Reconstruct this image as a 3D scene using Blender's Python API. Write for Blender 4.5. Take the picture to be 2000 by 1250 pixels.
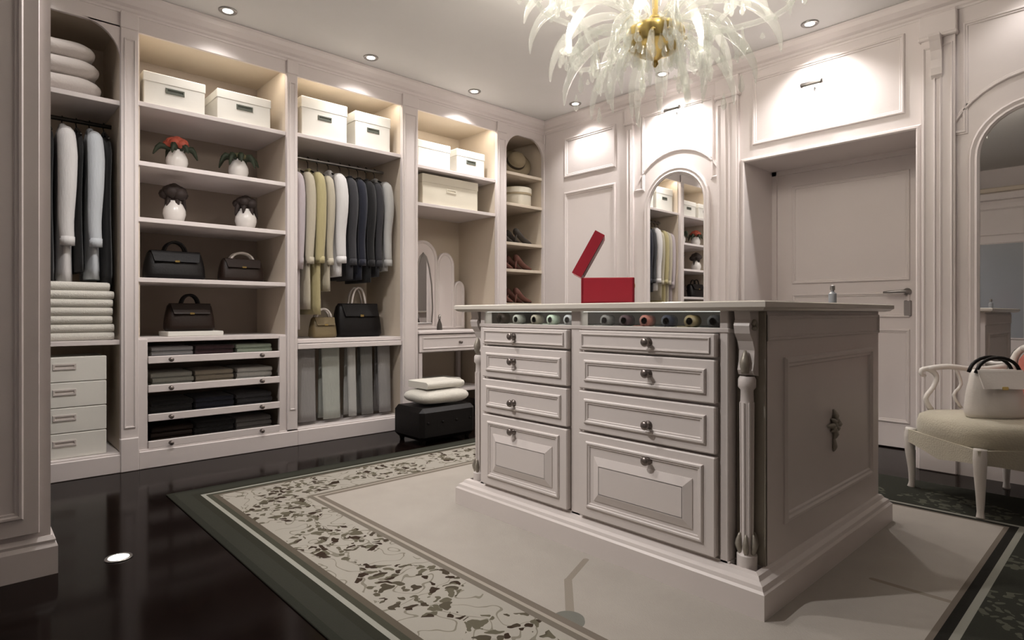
import bpy, math, random
from math import sin, cos, pi, sqrt, radians as R
from mathutils import Vector, Matrix
random.seed(7)
S = bpy.context.scene
COL = S.collection
for o in list(bpy.data.objects):
    bpy.data.objects.remove(o, do_unlink=True)

# ------------------------------------------------------------------ camera, world, exposure
cam_d = bpy.data.cameras.new('camera'); cam = bpy.data.objects.new('camera', cam_d); COL.objects.link(cam)
cam.location = (0, 0, 0.95); cam.rotation_euler = (pi/2, 0, R(47.229) - pi/2)
cam_d.sensor_width = 36; cam_d.lens = 36*1161/2000; cam_d.shift_y = -13/2000; cam_d.clip_start = 0.02
S.camera = cam
W = bpy.data.worlds.new('world'); S.world = W; W.use_nodes = True
W.node_tree.nodes['Background'].inputs[0].default_value = (0.9, 0.92, 1, 1)
W.node_tree.nodes['Background'].inputs[1].default_value = 0.05
S.view_settings.view_transform = 'Standard'; S.view_settings.look = 'None'
S.view_settings.gamma = 1; S.view_settings.use_curve_mapping = False
S.view_settings.exposure = 0.75
S.cycles.transparent_max_bounces = 32
WARM = (1.0, 0.90, 0.79); NEUT = (1.0, 0.95, 0.92)
P_CLOSET, P_WALL, P_ROOM, P_CHAND, P_LED = 15, 22, 52, 24, 1.2   # lamp watts

def light(name, kind, loc, power, color, parent=None, size=0.05, spot=None, rot=(0, 0, 0), sy=None, blend=.6):
    l = bpy.data.lights.new(name, kind); l.energy = power; l.color = color
    if kind == 'AREA':
        l.size = size
        if sy: l.shape = 'RECTANGLE'; l.size_y = sy
    else: l.shadow_soft_size = size
    if kind == 'SPOT': l.spot_size = R(spot); l.spot_blend = blend
    o = bpy.data.objects.new(name, l); COL.objects.link(o); o.rotation_euler = rot
    o.location = loc
    if parent: o.parent = parent
    return o

# ------------------------------------------------------------------ materials
def mat(name, col, rough=.5, metal=0, bump=0, bscale=30, var=0, vscale=6, trans=0, ior=1.45, emit=None, es=0, spec=.5, sheen=0, coat=0, stretch=(1, 1, 1)):
    m = bpy.data.materials.new(name); m.use_nodes = True
    nt = m.node_tree; b = nt.nodes['Principled BSDF']
    b.inputs['Base Color'].default_value = (*col, 1); b.inputs['Roughness'].default_value = rough
    b.inputs['Metallic'].default_value = metal; b.inputs['IOR'].default_value = ior
    b.inputs['Transmission Weight'].default_value = trans; b.inputs['Specular IOR Level'].default_value = spec
    b.inputs['Sheen Weight'].default_value = sheen; b.inputs['Coat Weight'].default_value = coat
    if emit: b.inputs['Emission Color'].default_value = (*emit, 1); b.inputs['Emission Strength'].default_value = es
    if bump or var:
        tc = nt.nodes.new('ShaderNodeTexCoord'); mp = nt.nodes.new('ShaderNodeMapping'); mp.inputs['Scale'].default_value = stretch
        nt.links.new(tc.outputs['Object'], mp.inputs[0])
    if var:
        n = nt.nodes.new('ShaderNodeTexNoise'); n.inputs['Scale'].default_value = vscale; n.inputs['Detail'].default_value = 4
        nt.links.new(mp.outputs[0], n.inputs['Vector'])
        mx = nt.nodes.new('ShaderNodeMix'); mx.data_type = 'RGBA'
        mx.inputs['A'].default_value = (*[c*(1-var) for c in col], 1); mx.inputs['B'].default_value = (*[min(1, c*(1+var)) for c in col], 1)
        nt.links.new(n.outputs['Fac'], mx.inputs['Factor']); nt.links.new(mx.outputs['Result'], b.inputs['Base Color'])
    if bump:
        n2 = nt.nodes.new('ShaderNodeTexNoise'); n2.inputs['Scale'].default_value = bscale; n2.inputs['Detail'].default_value = 3
        nt.links.new(mp.outputs[0], n2.inputs['Vector'])
        bp = nt.nodes.new('ShaderNodeBump'); bp.inputs['Strength'].default_value = bump; bp.inputs['Distance'].default_value = .01
        nt.links.new(n2.outputs['Fac'], bp.inputs['Height']); nt.links.new(bp.outputs[0], b.inputs['Normal'])
    return m
M = {}
M['paint'] = mat('warm white paint', (.70, .645, .63), .42, bump=.04, bscale=40, var=.02)
M['wall'] = mat('wall paint', (.72, .665, .65), .45, bump=.04, bscale=40, var=.02)
M['cream'] = mat('cream interior', (.62, .54, .44), .5, bump=.05, bscale=50, var=.03)
M['back'] = mat('taupe back panel', (.34, .285, .24), .55, bump=.05, var=.05)
M['ceil'] = mat('ceiling paint', (.74, .735, .72), .6, bump=.05, bscale=25, var=.02)
M['island'] = mat('island paint', (.66, .605, .575), .4, bump=.04, bscale=40, var=.02)
M['stone'] = mat('pale stone slab', (.60, .56, .50), .2, var=.08, vscale=9)
M['gold_dim'] = mat('antique silver relief', (.34, .31, .26), .45, metal=.35, bump=.2, bscale=60)
M['knob'] = mat('pewter knob', (.22, .19, .175), .3, metal=.8)
M['brass'] = mat('brass', (.62, .47, .18), .28, metal=1)
M['chrome'] = mat('brushed steel', (.38, .37, .36), .3, metal=1)
M['darkmetal'] = mat('dark metal', (.05, .045, .04), .35, metal=.8)
M['mirror'] = mat('mirror glass', (.86, .86, .86), .015, metal=1)
def schlick(nt, k=.6):
    lw = nt.nodes.new('ShaderNodeLayerWeight'); p = nt.nodes.new('ShaderNodeMath'); p.operation = 'POWER'; p.inputs[1].default_value = 4; nt.links.new(lw.outputs['Facing'], p.inputs[0])
    q = nt.nodes.new('ShaderNodeMath'); q.operation = 'MULTIPLY_ADD'; q.inputs[1].default_value = k; q.inputs[2].default_value = .045; nt.links.new(p.outputs[0], q.inputs[0]); return q
def crystal():
    m = bpy.data.materials.new('crystal'); m.use_nodes = True; nt = m.node_tree; nt.nodes.clear(); L = nt.links.new
    out = nt.nodes.new('ShaderNodeOutputMaterial'); tr = nt.nodes.new('ShaderNodeBsdfTransparent'); tr.inputs[0].default_value = (.97, .98, .97, 1)
    gl = nt.nodes.new('ShaderNodeBsdfGlossy'); gl.inputs['Roughness'].default_value = .08; gl.inputs['Color'].default_value = (.97, .98, .97, 1)
    tl = nt.nodes.new('ShaderNodeBsdfTranslucent'); tl.inputs[0].default_value = (.93, .94, .91, 1)
    df = nt.nodes.new('ShaderNodeBsdfDiffuse'); df.inputs[0].default_value = (.93, .94, .91, 1)
    fr = schlick(nt)
    a = nt.nodes.new('ShaderNodeMixShader'); L(tl.outputs[0], a.inputs[1]); L(df.outputs[0], a.inputs[2])
    b = nt.nodes.new('ShaderNodeMixShader'); b.inputs[0].default_value = .22; L(tr.outputs[0], b.inputs[1]); L(a.outputs[0], b.inputs[2])
    c = nt.nodes.new('ShaderNodeMixShader'); L(fr.outputs[0], c.inputs[0]); L(b.outputs[0], c.inputs[1]); L(gl.outputs[0], c.inputs[2]); L(c.outputs[0], out.inputs[0])
    return m
M['crystal'] = crystal()
def pane_glass():
    m = bpy.data.materials.new('clear glass'); m.use_nodes = True; nt = m.node_tree; nt.nodes.clear(); L = nt.links.new
    out = nt.nodes.new('ShaderNodeOutputMaterial'); tr = nt.nodes.new('ShaderNodeBsdfTransparent'); tr.inputs[0].default_value = (.93, .96, .94, 1)
    gl = nt.nodes.new('ShaderNodeBsdfGlossy'); gl.inputs['Roughness'].default_value = .03
    fr = schlick(nt); c = nt.nodes.new('ShaderNodeMixShader')
    L(fr.outputs[0], c.inputs[0]); L(tr.outputs[0], c.inputs[1]); L(gl.outputs[0], c.inputs[2]); L(c.outputs[0], out.inputs[0]); return m
M['glass'] = pane_glass()
M['frost'] = mat('frosted lit glass', (.95, .93, .9), .4, emit=(1, .93, .82), es=3.0)
M['bulb'] = mat('lit bulb', (1, .95, .85), .4, emit=(1, .9, .75), es=14)
M['lens'] = mat('downlight lens', (1, 1, 1), .4, emit=(1, .92, .8), es=9)
M['led'] = mat('led strip', (1, 1, 1), .4, emit=(1, .86, .66), es=5)
M['floorlens'] = mat('floor light lens', (1, 1, 1), .4, emit=(1, .96, .92), es=.9)
M['box'] = mat('white box card', (.74, .73, .68), .6, bump=.05, var=.03)
M['boxcream'] = mat('cream box card', (.70, .66, .55), .6, bump=.05, var=.03)
M['slot'] = mat('dark slot', (.10, .11, .09), .6)
M['ceramic'] = mat('white ceramic', (.72, .69, .66), .25)
M['leather'] = mat('black leather', (.006, .005, .005), .42, bump=.1, bscale=90, spec=.25)
M['leatherbr'] = mat('dark brown leather', (.018, .010, .007), .45, bump=.1, bscale=90, spec=.25)
M['leatherwh'] = mat('white leather', (.74, .70, .66), .35, bump=.1, bscale=80)
M['leatherol'] = mat('olive leather', (.16, .12, .06), .45, bump=.1, bscale=80)
M['red'] = mat('red lacquer leather', (.40, .028, .045), .32, bump=.06, bscale=70)
M['reddark'] = mat('dark red velvet', (.14, .012, .02), .8, sheen=.3)
M['pale'] = mat('pale strap', (.58, .53, .5), .5)
M['leaf'] = mat('dark leaf', (.025, .035, .018), .6, var=.4, vscale=20)
M['redfl'] = mat('red flower', (.42, .085, .05), .6, var=.3, vscale=30)
M['darkfl'] = mat('dark dried flower', (.03, .02, .017), .7, var=.3, vscale=30)
M['greenfl'] = mat('brown green flower', (.10, .09, .04), .7, var=.3, vscale=30)
M['towel'] = mat('white towel', (.66, .64, .58), .95, bump=.5, bscale=220, sheen=.3)
M['pillow'] = mat('pillow linen', (.66, .61, .58), .9, bump=.2, bscale=90, sheen=.2)
M['seat'] = mat('beige seat velvet', (.50, .46, .36), .9, bump=.3, bscale=120, sheen=.4, var=.08)
M['pink'] = mat('dusty red upholstery', (.42, .13, .10), .85, bump=.2, bscale=60, var=.3, vscale=14)
M['shoegrey'] = mat('dark grey suede', (.06, .052, .045), .8, bump=.1, bscale=150)
M['shoered'] = mat('brown red suede', (.16, .07, .055), .8, bump=.1, bscale=150)
M['hat'] = mat('straw hat', (.36, .30, .20), .8, bump=.4, bscale=140)
M['hatband'] = mat('hat band', (.06, .045, .03), .7)
M['greyglass'] = mat('grey glass', (.30, .32, .35), .12, spec=.6)
def cloth(name, col, rough=.9): M[name] = mat(name, col, rough, bump=.25, bscale=35, sheen=.15, var=.08, vscale=10, stretch=(3, 3, .6)); return M[name]
for n, c in dict(shirt=(.58, .565, .56), shirtblue=(.50, .53, .56), lilac=(.45, .40, .42), yellow=(.42, .37, .20), khaki=(.46, .42, .33), greyfab=(.30, .30, .31), white=(.66, .65, .65), charcoal=(.035, .035, .04), navy=(.012, .014, .026), black=(.008, .008, .009), silver=(.42, .42, .41), trgrey=(.20, .20, .19), trgreen=(.40, .42, .38), trlight=(.44, .44, .42), trmid=(.27, .26, .255), trdark=(.12, .115, .11), plum=(.05, .025, .03), taupe=(.26, .23, .18), greygreen=(.28, .28, .25), mint=(.35, .42, .34), rust=(.25, .09, .07)).items(): cloth(n, c)

# dark glossy wood floor
def floor_mat():
    m = mat('espresso floor', (.014, .009, .008), .12, spec=.07)
    nt = m.node_tree; b = nt.nodes['Principled BSDF']
    tc = nt.nodes.new('ShaderNodeTexCoord'); mp = nt.nodes.new('ShaderNodeMapping'); mp.inputs['Scale'].default_value = (1.2, 14, 1)
    n = nt.nodes.new('ShaderNodeTexNoise'); n.inputs['Scale'].default_value = 4; n.inputs['Detail'].default_value = 6
    r = nt.nodes.new('ShaderNodeValToRGB'); r.color_ramp.elements[0].color = (.003, .002, .0018, 1); r.color_ramp.elements[1].color = (.010, .0055, .0045, 1)
    nt.links.new(tc.outputs['Object'], mp.inputs[0]); nt.links.new(mp.outputs[0], n.inputs['Vector']); nt.links.new(n.outputs['Fac'], r.inputs[0]); nt.links.new(r.outputs[0], b.inputs['Base Color'])
    return m
M['floor'] = floor_mat()

# rug: bands measured by distance from the edge, woven flowers in the wide band
RX0, RX1, RY0, RY1 = .78, 3.97, -.14, 3.50
RCX, RCY, RHX, RHY = (RX0+RX1)/2, (RY0+RY1)/2, (RX1-RX0)/2, (RY1-RY0)/2
def rug_mat():
    m = mat('woven rug', (.5, .47, .42), .95, spec=.15); nt = m.node_tree; b = nt.nodes['Principled BSDF']; L = nt.links.new
    tc = nt.nodes.new('ShaderNodeTexCoord'); sp = nt.nodes.new('ShaderNodeSeparateXYZ'); L(tc.outputs['Object'], sp.inputs[0])
    def mt(op, a, bb=None, c=None):
        n = nt.nodes.new('ShaderNodeMath'); n.operation = op
        for i, v in enumerate((a, bb, c)):
            if v is None: continue
            if isinstance(v, (int, float)): n.inputs[i].default_value = v
            else: L(v, n.inputs[i])
        return n.outputs[0]
    X, Y = sp.outputs[0], sp.outputs[1]
    ax, ay = mt('ABSOLUTE', X), mt('ABSOLUTE', Y)
    dx, dy = mt('SUBTRACT', RHX, ax), mt('SUBTRACT', RHY, ay)
    d = mt('MINIMUM', dx, dy)
    def mixc(f, A, B):
        n = nt.nodes.new('ShaderNodeMix'); n.data_type = 'RGBA'
        L(f, n.inputs['Factor'])
        for k, v in (('A', A), ('B', B)):
            if isinstance(v, tuple): n.inputs[k].default_value = (*v, 1)
            else: L(v, n.inputs[k])
        return n.outputs['Result']
    # flowers
    def vor(scale, off, rnd=1.0):
        mp = nt.nodes.new('ShaderNodeMapping'); mp.inputs['Location'].default_value = (off, off*1.7, 0)
        nz = nt.nodes.new('ShaderNodeTexNoise'); nz.inputs['Scale'].default_value = 14; L(tc.outputs['Object'], nz.inputs['Vector'])
        ad = nt.nodes.new('ShaderNodeVectorMath'); ad.operation = 'MULTIPLY_ADD'; L(nz.outputs['Color'], ad.inputs[0]); ad.inputs[1].default_value = (.11, .11, 0); L(tc.outputs['Object'], ad.inputs[2])
        L(ad.outputs[0], mp.inputs[0])
        v = nt.nodes.new('ShaderNodeTexVoronoi'); v.inputs['Scale'].default_value = scale; v.inputs['Randomness'].default_value = rnd; L(mp.outputs[0], v.inputs['Vector'])
        return v
    v1, v2 = vor(26, 0), vor(15, 3.1)
    leaf = mt('LESS_THAN', v1.outputs['Distance'], .45)
    nc = nt.nodes.new('ShaderNodeTexNoise'); nc.inputs['Scale'].default_value = 9; nc.inputs['Detail'].default_value = 0; nc.inputs['Distortion'].default_value = 1.2; L(tc.outputs['Object'], nc.inputs['Vector'])
    stem = mt('LESS_THAN', mt('ABSOLUTE', mt('SUBTRACT', nc.outputs['Fac'], .5)), .022)
    # the clusters repeat along each side, waving across the band
    s = mt('ADD', mt('MULTIPLY', mt('LESS_THAN', dx, dy), Y), mt('MULTIPLY', mt('GREATER_THAN', dx, dy), X))
    wave = mt('SINE', mt('MULTIPLY', s, 15.0))
    mid = mt('ADD', .36, mt('MULTIPLY', wave, .035))
    t = mt('DIVIDE', mt('ABSOLUTE', mt('SUBTRACT', d, mid)), .13)
    clus = mt('MULTIPLY', mt('GREATER_THAN', mt('ADD', mt('COSINE', mt('MULTIPLY_ADD', s, 11.4, -7.07)), 1.15), t), mt('LESS_THAN', t, 1.25))
    flow = mt('MULTIPLY', leaf, clus)
    stemf = mt('MULTIPLY', stem, mt('LESS_THAN', t, 1.35))
    pal = nt.nodes.new('ShaderNodeValToRGB'); e = pal.color_ramp.elements
    e[0].color = (.035, .022, .014, 1); e[1].color = (.11, .10, .07, 1); e[0].position = .3; e[1].position = .7
    sc = nt.nodes.new('ShaderNodeSeparateColor'); L(v1.outputs['Color'], sc.inputs[0]); L(sc.outputs[0], pal.inputs[0])
    base = mixc(stemf, (.345, .325, .285), (.20, .185, .15))
    flor = mixc(flow, base, pal.outputs[0])
    # the sides towards the door wall and the far side get darker olive band colours
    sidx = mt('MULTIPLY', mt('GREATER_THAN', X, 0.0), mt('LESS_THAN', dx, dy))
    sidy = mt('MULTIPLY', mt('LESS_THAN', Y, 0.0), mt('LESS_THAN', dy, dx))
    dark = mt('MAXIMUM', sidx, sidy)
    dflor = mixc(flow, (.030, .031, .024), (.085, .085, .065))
    # field with a fine weave and outlined lobes
    nz = nt.nodes.new('ShaderNodeTexNoise'); nz.inputs['Scale'].default_value = 5; nz.inputs['Detail'].default_value = 5; L(tc.outputs['Object'], nz.inputs['Vector'])
    field = mixc(nz.outputs['Fac'], (.35, .32, .285), (.42, .39, .35))
    def seg(x0, y0, x1, y1, w):
        vx, vy = x1-x0, y1-y0; ll = vx*vx+vy*vy
        tt = nt.nodes.new('ShaderNodeClamp')
        L(mt('DIVIDE', mt('ADD', mt('MULTIPLY', mt('SUBTRACT', X, x0), vx), mt('MULTIPLY', mt('SUBTRACT', Y, y0), vy)), ll), tt.inputs[0]); q = tt.outputs[0]
        ex = mt('SUBTRACT', mt('SUBTRACT', X, x0), mt('MULTIPLY', q, vx)); ey = mt('SUBTRACT', mt('SUBTRACT', Y, y0), mt('MULTIPLY', q, vy))
        return mt('LESS_THAN', mt('SQRT', mt('ADD', mt('MULTIPLY', ex, ex), mt('MULTIPLY', ey, ey))), w)
    ln = mt('MAXIMUM', seg(-.62, -.20, -.80, -.27, .012), seg(-.80, -.27, -.97, -.43, .014)); ln = mt('MAXIMUM', ln, seg(.0, -1.0, .0, -1.22, .012))
    field = mixc(ln, field, (.27, .24, .20))
    field = mixc(seg(-1.0, -.45, -1.01, -.46, .05), field, (.17, .17, .15))
    # the bands from the edge inwards
    def lt(v): return mt('LESS_THAN', d, v)
    c = field
    c = mixc(lt(.592), c, (.17, .145, .12)); c = mixc(lt(.565), c, (.34, .31, .265)); c = mixc(lt(.55), c, (.16, .14, .115)); c = mixc(lt(.525), c, flor)
    c = mixc(lt(.20), c, (.10, .085, .065)); c = mixc(lt(.175), c, (.055, .055, .04)); c = mixc(lt(.150), c, (.30, .30, .265)); c = mixc(lt(.130), c, (.028, .028, .02)); c = mixc(lt(.095), c, (.034, .035, .027)); c = mixc(lt(.03), c, (.024, .025, .019))
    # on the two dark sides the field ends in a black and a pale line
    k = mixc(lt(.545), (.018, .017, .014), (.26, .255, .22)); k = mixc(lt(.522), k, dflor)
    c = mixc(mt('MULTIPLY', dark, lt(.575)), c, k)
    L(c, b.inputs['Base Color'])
    wv = nt.nodes.new('ShaderNodeTexNoise'); wv.inputs['Scale'].default_value = 260; L(tc.outputs['Object'], wv.inputs['Vector'])
    bp = nt.nodes.new('ShaderNodeBump'); bp.inputs['Strength'].default_value = .4; bp.inputs['Distance'].default_value = .003; L(wv.outputs['Fac'], bp.inputs['Height']); L(bp.outputs[0], b.inputs['Normal'])
    return m
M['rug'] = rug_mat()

# ------------------------------------------------------------------ mesh builder
class MB:
    def __init__(s, o=(0, 0, 0)): s.v = []; s.f = []; s.o = Vector(o)
    def add(s, vs, fs):
        n = len(s.v); s.v += [tuple(v) for v in vs]; s.f += [tuple(i+n for i in f) for f in fs]; return s
    def box(s, x0, x1, y0, y1, z0, z1, c=0.0):
        """box with optionally chamfered edges"""
        if c <= 0:
            vs = [(x, y, z) for z in (z0, z1) for x, y in ((x0, y0), (x1, y0), (x1, y1), (x0, y1))]
            return s.add(vs, [(3, 2, 1, 0), (4, 5, 6, 7), (0, 1, 5, 4), (1, 2, 6, 5), (2, 3, 7, 6), (3, 0, 4, 7)])
        c = min(c, abs(x1-x0)*.49, abs(y1-y0)*.49, abs(z1-z0)*.49)
        X, Y, Z = (x0, x1), (y0, y1), (z0, z1); vs = []; idx = {}
        for i in (0, 1):
            for j in (0, 1):
                for k in (0, 1):
                    si, sj, sk = (1-2*i)*c, (1-2*j)*c, (1-2*k)*c
                    for ax in range(3):
                        idx[i, j, k, ax] = len(vs)
                        vs.append((X[i]+(si if ax != 0 else 0), Y[j]+(sj if ax != 1 else 0), Z[k]+(sk if ax != 2 else 0)))
        g = lambda i, j, k, a: idx[i, j, k, a]; fs = []
        for i in (0, 1):
            q = [g(i, 0, 0, 0), g(i, 1, 0, 0), g(i, 1, 1, 0), g(i, 0, 1, 0)]; fs.append(q if i else q[::-1])
            q = [g(0, i, 0, 1), g(0, i, 1, 1), g(1, i, 1, 1), g(1, i, 0, 1)]; fs.append(q if i else q[::-1])
            q = [g(0, 0, i, 2), g(1, 0, i, 2), g(1, 1, i, 2), g(0, 1, i, 2)]; fs.append(q if i else q[::-1])
        for a in (0, 1):
            for bq in (0, 1):
                fl = (a == bq)
                for (n0, n1, q) in ((0, 1, [g(a, bq, 0, 0), g(a, bq, 0, 1), g(a, bq, 1, 1), g(a, bq, 1, 0)]), (0, 2, [g(a, 0, bq, 2), g(a, 0, bq, 0), g(a, 1, bq, 0), g(a, 1, bq, 2)]), (1, 2, [g(0, a, bq, 1), g(0, a, bq, 2), g(1, a, bq, 2), g(1, a, bq, 1)])):
                    fs.append(q if not fl else q[::-1])
        for i in (0, 1):
            for j in (0, 1):
                for k in (0, 1):
                    q = [g(i, j, k, 0), g(i, j, k, 1), g(i, j, k, 2)]; fs.append(q if (i+j+k) % 2 == 1 else q[::-1])
        return s.add(vs, fs)
    def loft(s, rings, cap=True, closed=True):
        n = len(rings[0]); vs = [p for r in rings for p in r]; fs = []
        for i in range(len(rings)-1):
            for j in range(n if closed else n-1):
                k = (j+1) % n; fs.append((i*n+j, i*n+k, (i+1)*n+k, (i+1)*n+j))
        if cap and closed: fs += [tuple(range(n))[::-1], tuple((len(rings)-1)*n+j for j in range(n))]
        return s.add(vs, fs)
    def lathe(s, prof, c=(0, 0, 0), n=20, axis='z', sc=(1, 1)):
        rings = []
        for r, h in prof:
            ring = []
            for j in range(n):
                a = 2*pi*j/n; p = (r*cos(a)*sc[0], r*sin(a)*sc[1], h)
                if axis == 'x': p = (p[2], p[0], p[1])
                elif axis == '-x': p = (-p[2], p[1], p[0])
                elif axis == '-y': p = (p[0], -p[2], p[1])
                ring.append((c[0]+p[0], c[1]+p[1], c[2]+p[2]))
            rings.append(ring)
        return s.loft(rings)
    def tube(s, pts, r, n=8):
        pts = [Vector(p) for p in pts]; rs = list(r) if isinstance(r, (list, tuple)) else [r]*len(pts); rings = []
        if 3 <= len(pts) <= 8:                      # round off the corners of a hand-set path
            P, Q, N = [], [], len(pts)
            for i in range(N-1):
                p0, p1, p2, p3 = pts[max(i-1, 0)], pts[i], pts[i+1], pts[min(i+2, N-1)]
                for u in (0, 1/3, 2/3):
                    P.append(.5*((2*p1)+(p2-p0)*u+(2*p0-5*p1+4*p2-p3)*u*u+(3*p1-p0-3*p2+p3)*u**3)); Q.append(rs[i]+(rs[i+1]-rs[i])*u)
            pts, rs = P+[pts[-1]], Q+[rs[-1]]
        a = None
        for i, p in enumerate(pts):
            t = (pts[min(i+1, len(pts)-1)]-pts[max(i-1, 0)]).normalized()
            if a is None:
                a = t.cross(Vector((0, 0, 1)))
                if a.length < .3: a = t.cross(Vector((0, 1, 0)))
            a = a-t*a.dot(t); a.normalize(); b = a.cross(t)
            rings.append([p+(a*cos(2*pi*j/n)+b*sin(2*pi*j/n))*rs[i] for j in range(n)])
        return s.loft(rings)
    def sweep(s, path, prof, fn, closed=True):
        """path: 2D points; prof: (offset to the left, height) ; fn(a,b,h)->xyz ; mitred"""
        n = len(path); rings = []
        for i in range(n):
            p = Vector(path[i]); a = Vector(path[(i-1) % n]); b = Vector(path[(i+1) % n])
            d0 = (p-a) if (closed or i > 0) else (b-p); d1 = (b-p) if (closed or i < n-1) else (p-a)
            d0.normalize(); d1.normalize(); n0 = Vector((-d0.y, d0.x)); n1 = Vector((-d1.y, d1.x))
            m = (n0+n1)
            if m.length < 1e-6: m = n0.copy()
            m.normalize(); k = 1/max(.3, m.dot(n0))
            rings.append([fn(p.x+m.x*o*k, p.y+m.y*o*k, h) for o, h in prof])
        if closed: rings.append(rings[0])
        return s.loft(rings, cap=not closed)
    def build(s, name, m, parent=None, smooth=False, local=False):
        me = bpy.data.meshes.new(name)
        off = Vector((0, 0, 0)) if (local or parent is None) else WLOC.get(parent.name, Vector((0, 0, 0)))
        if parent is None: off = s.o
        me.from_pydata([tuple(Vector(v)-off) for v in s.v], [], s.f); me.materials.append(M[m] if isinstance(m, str) else m)
        import bmesh as BM
        bm = BM.new(); bm.from_mesh(me); BM.ops.recalc_face_normals(bm, faces=bm.faces); bm.to_mesh(me); bm.free()
        if smooth:
            me.polygons.foreach_set('use_smooth', [True]*len(me.polygons))
        o = bpy.data.objects.new(name, me); COL.objects.link(o)
        if smooth == 'auto':
            md = o.modifiers.new('edges', 'EDGE_SPLIT'); md.split_angle = R(40)
        if parent is not None: o.parent = parent
        else: o.location = off
        WLOC[o.name] = Vector(off) if not local else Vector((0, 0, 0))
        return o
WLOC = {}
def tag(o, label=None, cat=None, group=None, kind=None):
    if label: o['label'] = label
    if cat: o['category'] = cat
    if group: o['group'] = group
    if kind: o['kind'] = kind
    return o
def thing(name, label, cat, loc, rz=0, group=None):
    o = bpy.data.objects.new(name, None); COL.objects.link(o); o.location = loc; o.rotation_euler = (0, 0, rz); o.empty_display_size = .05
    WLOC[o.name] = Vector(loc); return tag(o, label, cat, group)
def st(o): o['kind'] = 'structure'; return o
def copy_tree(o, parent=None, loc=None, rz=None):
    c = o.copy(); COL.objects.link(c); c.parent = parent
    if loc is not None: c.location = loc
    if rz is not None: c.rotation_euler = (0, 0, rz)
    for ch in o.children: copy_tree(ch, c)
    return c
XY = lambda X: (lambda a, b, h: (X-h, a, b))          # on a wall facing -x: a=y, b=z, h towards the room
YX = lambda Y: (lambda a, b, h: (a, Y-h, b))          # on a face looking -y: a=x, b=z
def rect(a0, a1, b0, b1): return [(a0, b0), (a1, b0), (a1, b1), (a0, b1)]
MOULD = [(0, 0), (0, .006), (.006, .014), (.014, .014), (.019, .007), (.026, .007), (.030, 0)]
def scaled(p, k, kh=None): return [(a*k, b*(kh or k)) for a, b in p]

# ------------------------------------------------------------------ room shell
CEIL, WX, YC = 2.87, 4.33, 4.20           # ceiling height, door wall face, wardrobe front plane
FX0, FX1, FY0, FY1 = -1.5, 4.95, -1.8, 4.86
tag(MB((1.7, 1.5, 0)).box(FX0, FX1, FY0, FY1, -.06, 0).build('floor', 'floor'), 'dark espresso glossy floor around the patterned rug', kind='structure')
st(MB((1.7, 1.5, CEIL)).box(FX0, FX1, FY0, FY1, CEIL, CEIL+.06).build('ceiling', 'ceil'))['label'] = 'plain pale grey ceiling above the room'
st(MB((1.7, FY1, 0)).box(FX0, FX1, FY1-.04, FY1, 0, CEIL).build('wall_left', 'wall'))['label'] = 'white wall behind the open wardrobe bays'
st(MB((1.7, FY0, 0)).box(FX0, FX1, FY0, FY0+.04, 0, CEIL).build('wall_right', 'wall'))['label'] = 'plain white wall beyond the armchair end of the room'
st(MB((FX0, 1.5, 0)).box(FX0, FX0+.04, FY0+.04, FY1-.04, 0, CEIL).build('wall_front', 'wall'))['label'] = 'plain white wall behind the grey glazed wardrobe'
DY0, DY1, DZ, DX = 1.0, 2.096, 2.085, 4.82
wb = MB((WX, 1.5, 0)); wb.box(WX, FX1, FY0+.04, DY0, 0, CEIL).box(WX, FX1, DY1, FY1-.04, 0, CEIL).box(WX, FX1, DY0, DY1, DZ, CEIL).box(DX+.05, FX1, DY0, DY1, 0, DZ)
wall_back = st(wb.build('wall_back', 'wall')); wall_back['label'] = 'panelled white wall with the door recess and arched mirrors'
WLOC['wall_back'] = Vector((WX, 1.5, 0))

def wmould(y0, y1, z0, z1, k=1.0, kh=None, X=WX):
    MB().sweep(rect(y0, y1, z0, z1), scaled(MOULD, k, kh), XY(X)).build('panel_moulding', 'wall', wall_back)
def arch_path(yc, r, z0, zs, n=18, ry=None):
    pts = [(yc-r, z0), (yc+r, z0), (yc+r, zs)]
    for i in range(1, n): a = pi*i/n; pts.append((yc+r*cos(a), zs+(ry or r)*sin(a)))
    pts.append((yc-r, zs)); return pts
# square and tall panels next to the corner
wmould(3.30, 3.92, 2.27, 2.66, 1.3, 1.1); wmould(3.30, 3.92, .26, 2.13, 1.3, 1.1)
# panel above the door
wmould(DY0+.06, DY1-.06, 2.20, 2.70, 1.0, .9)
# spandrel panels round the mirrors: straight sides, arched underside
def spandrel(yc, hw, zt, zb, r, zs):
    top = [(yc-hw, zb), (yc-hw, zt), (yc+hw, zt), (yc+hw, zb)]
    p = [(yc+hw, zb)] + [(yc+hw, zt), (yc-hw, zt), (yc-hw, zb)]
    n = 16; ang = math.asin((zb-zs)/r) if r > zb-zs else .3
    arc = [(yc+r*cos(pi-ang-(pi-2*ang)*i/n), zs+r*sin(pi-ang-(pi-2*ang)*i/n)) for i in range(n+1)]
    p = [(yc-hw, zb)]+arc+[(yc+hw, zb), (yc+hw, zt), (yc-hw, zt)]
    MB().sweep(p, scaled(MOULD, .9), XY(WX)).build('panel_moulding', 'wall', wall_back)
MIR = ((2.682, 'white wall beyond the wardrobe corner'), (.433, 'armchair'))
for yc, _ in MIR:
    spandrel(yc, .335, 2.66, 2.03, .42, 1.87)
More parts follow.
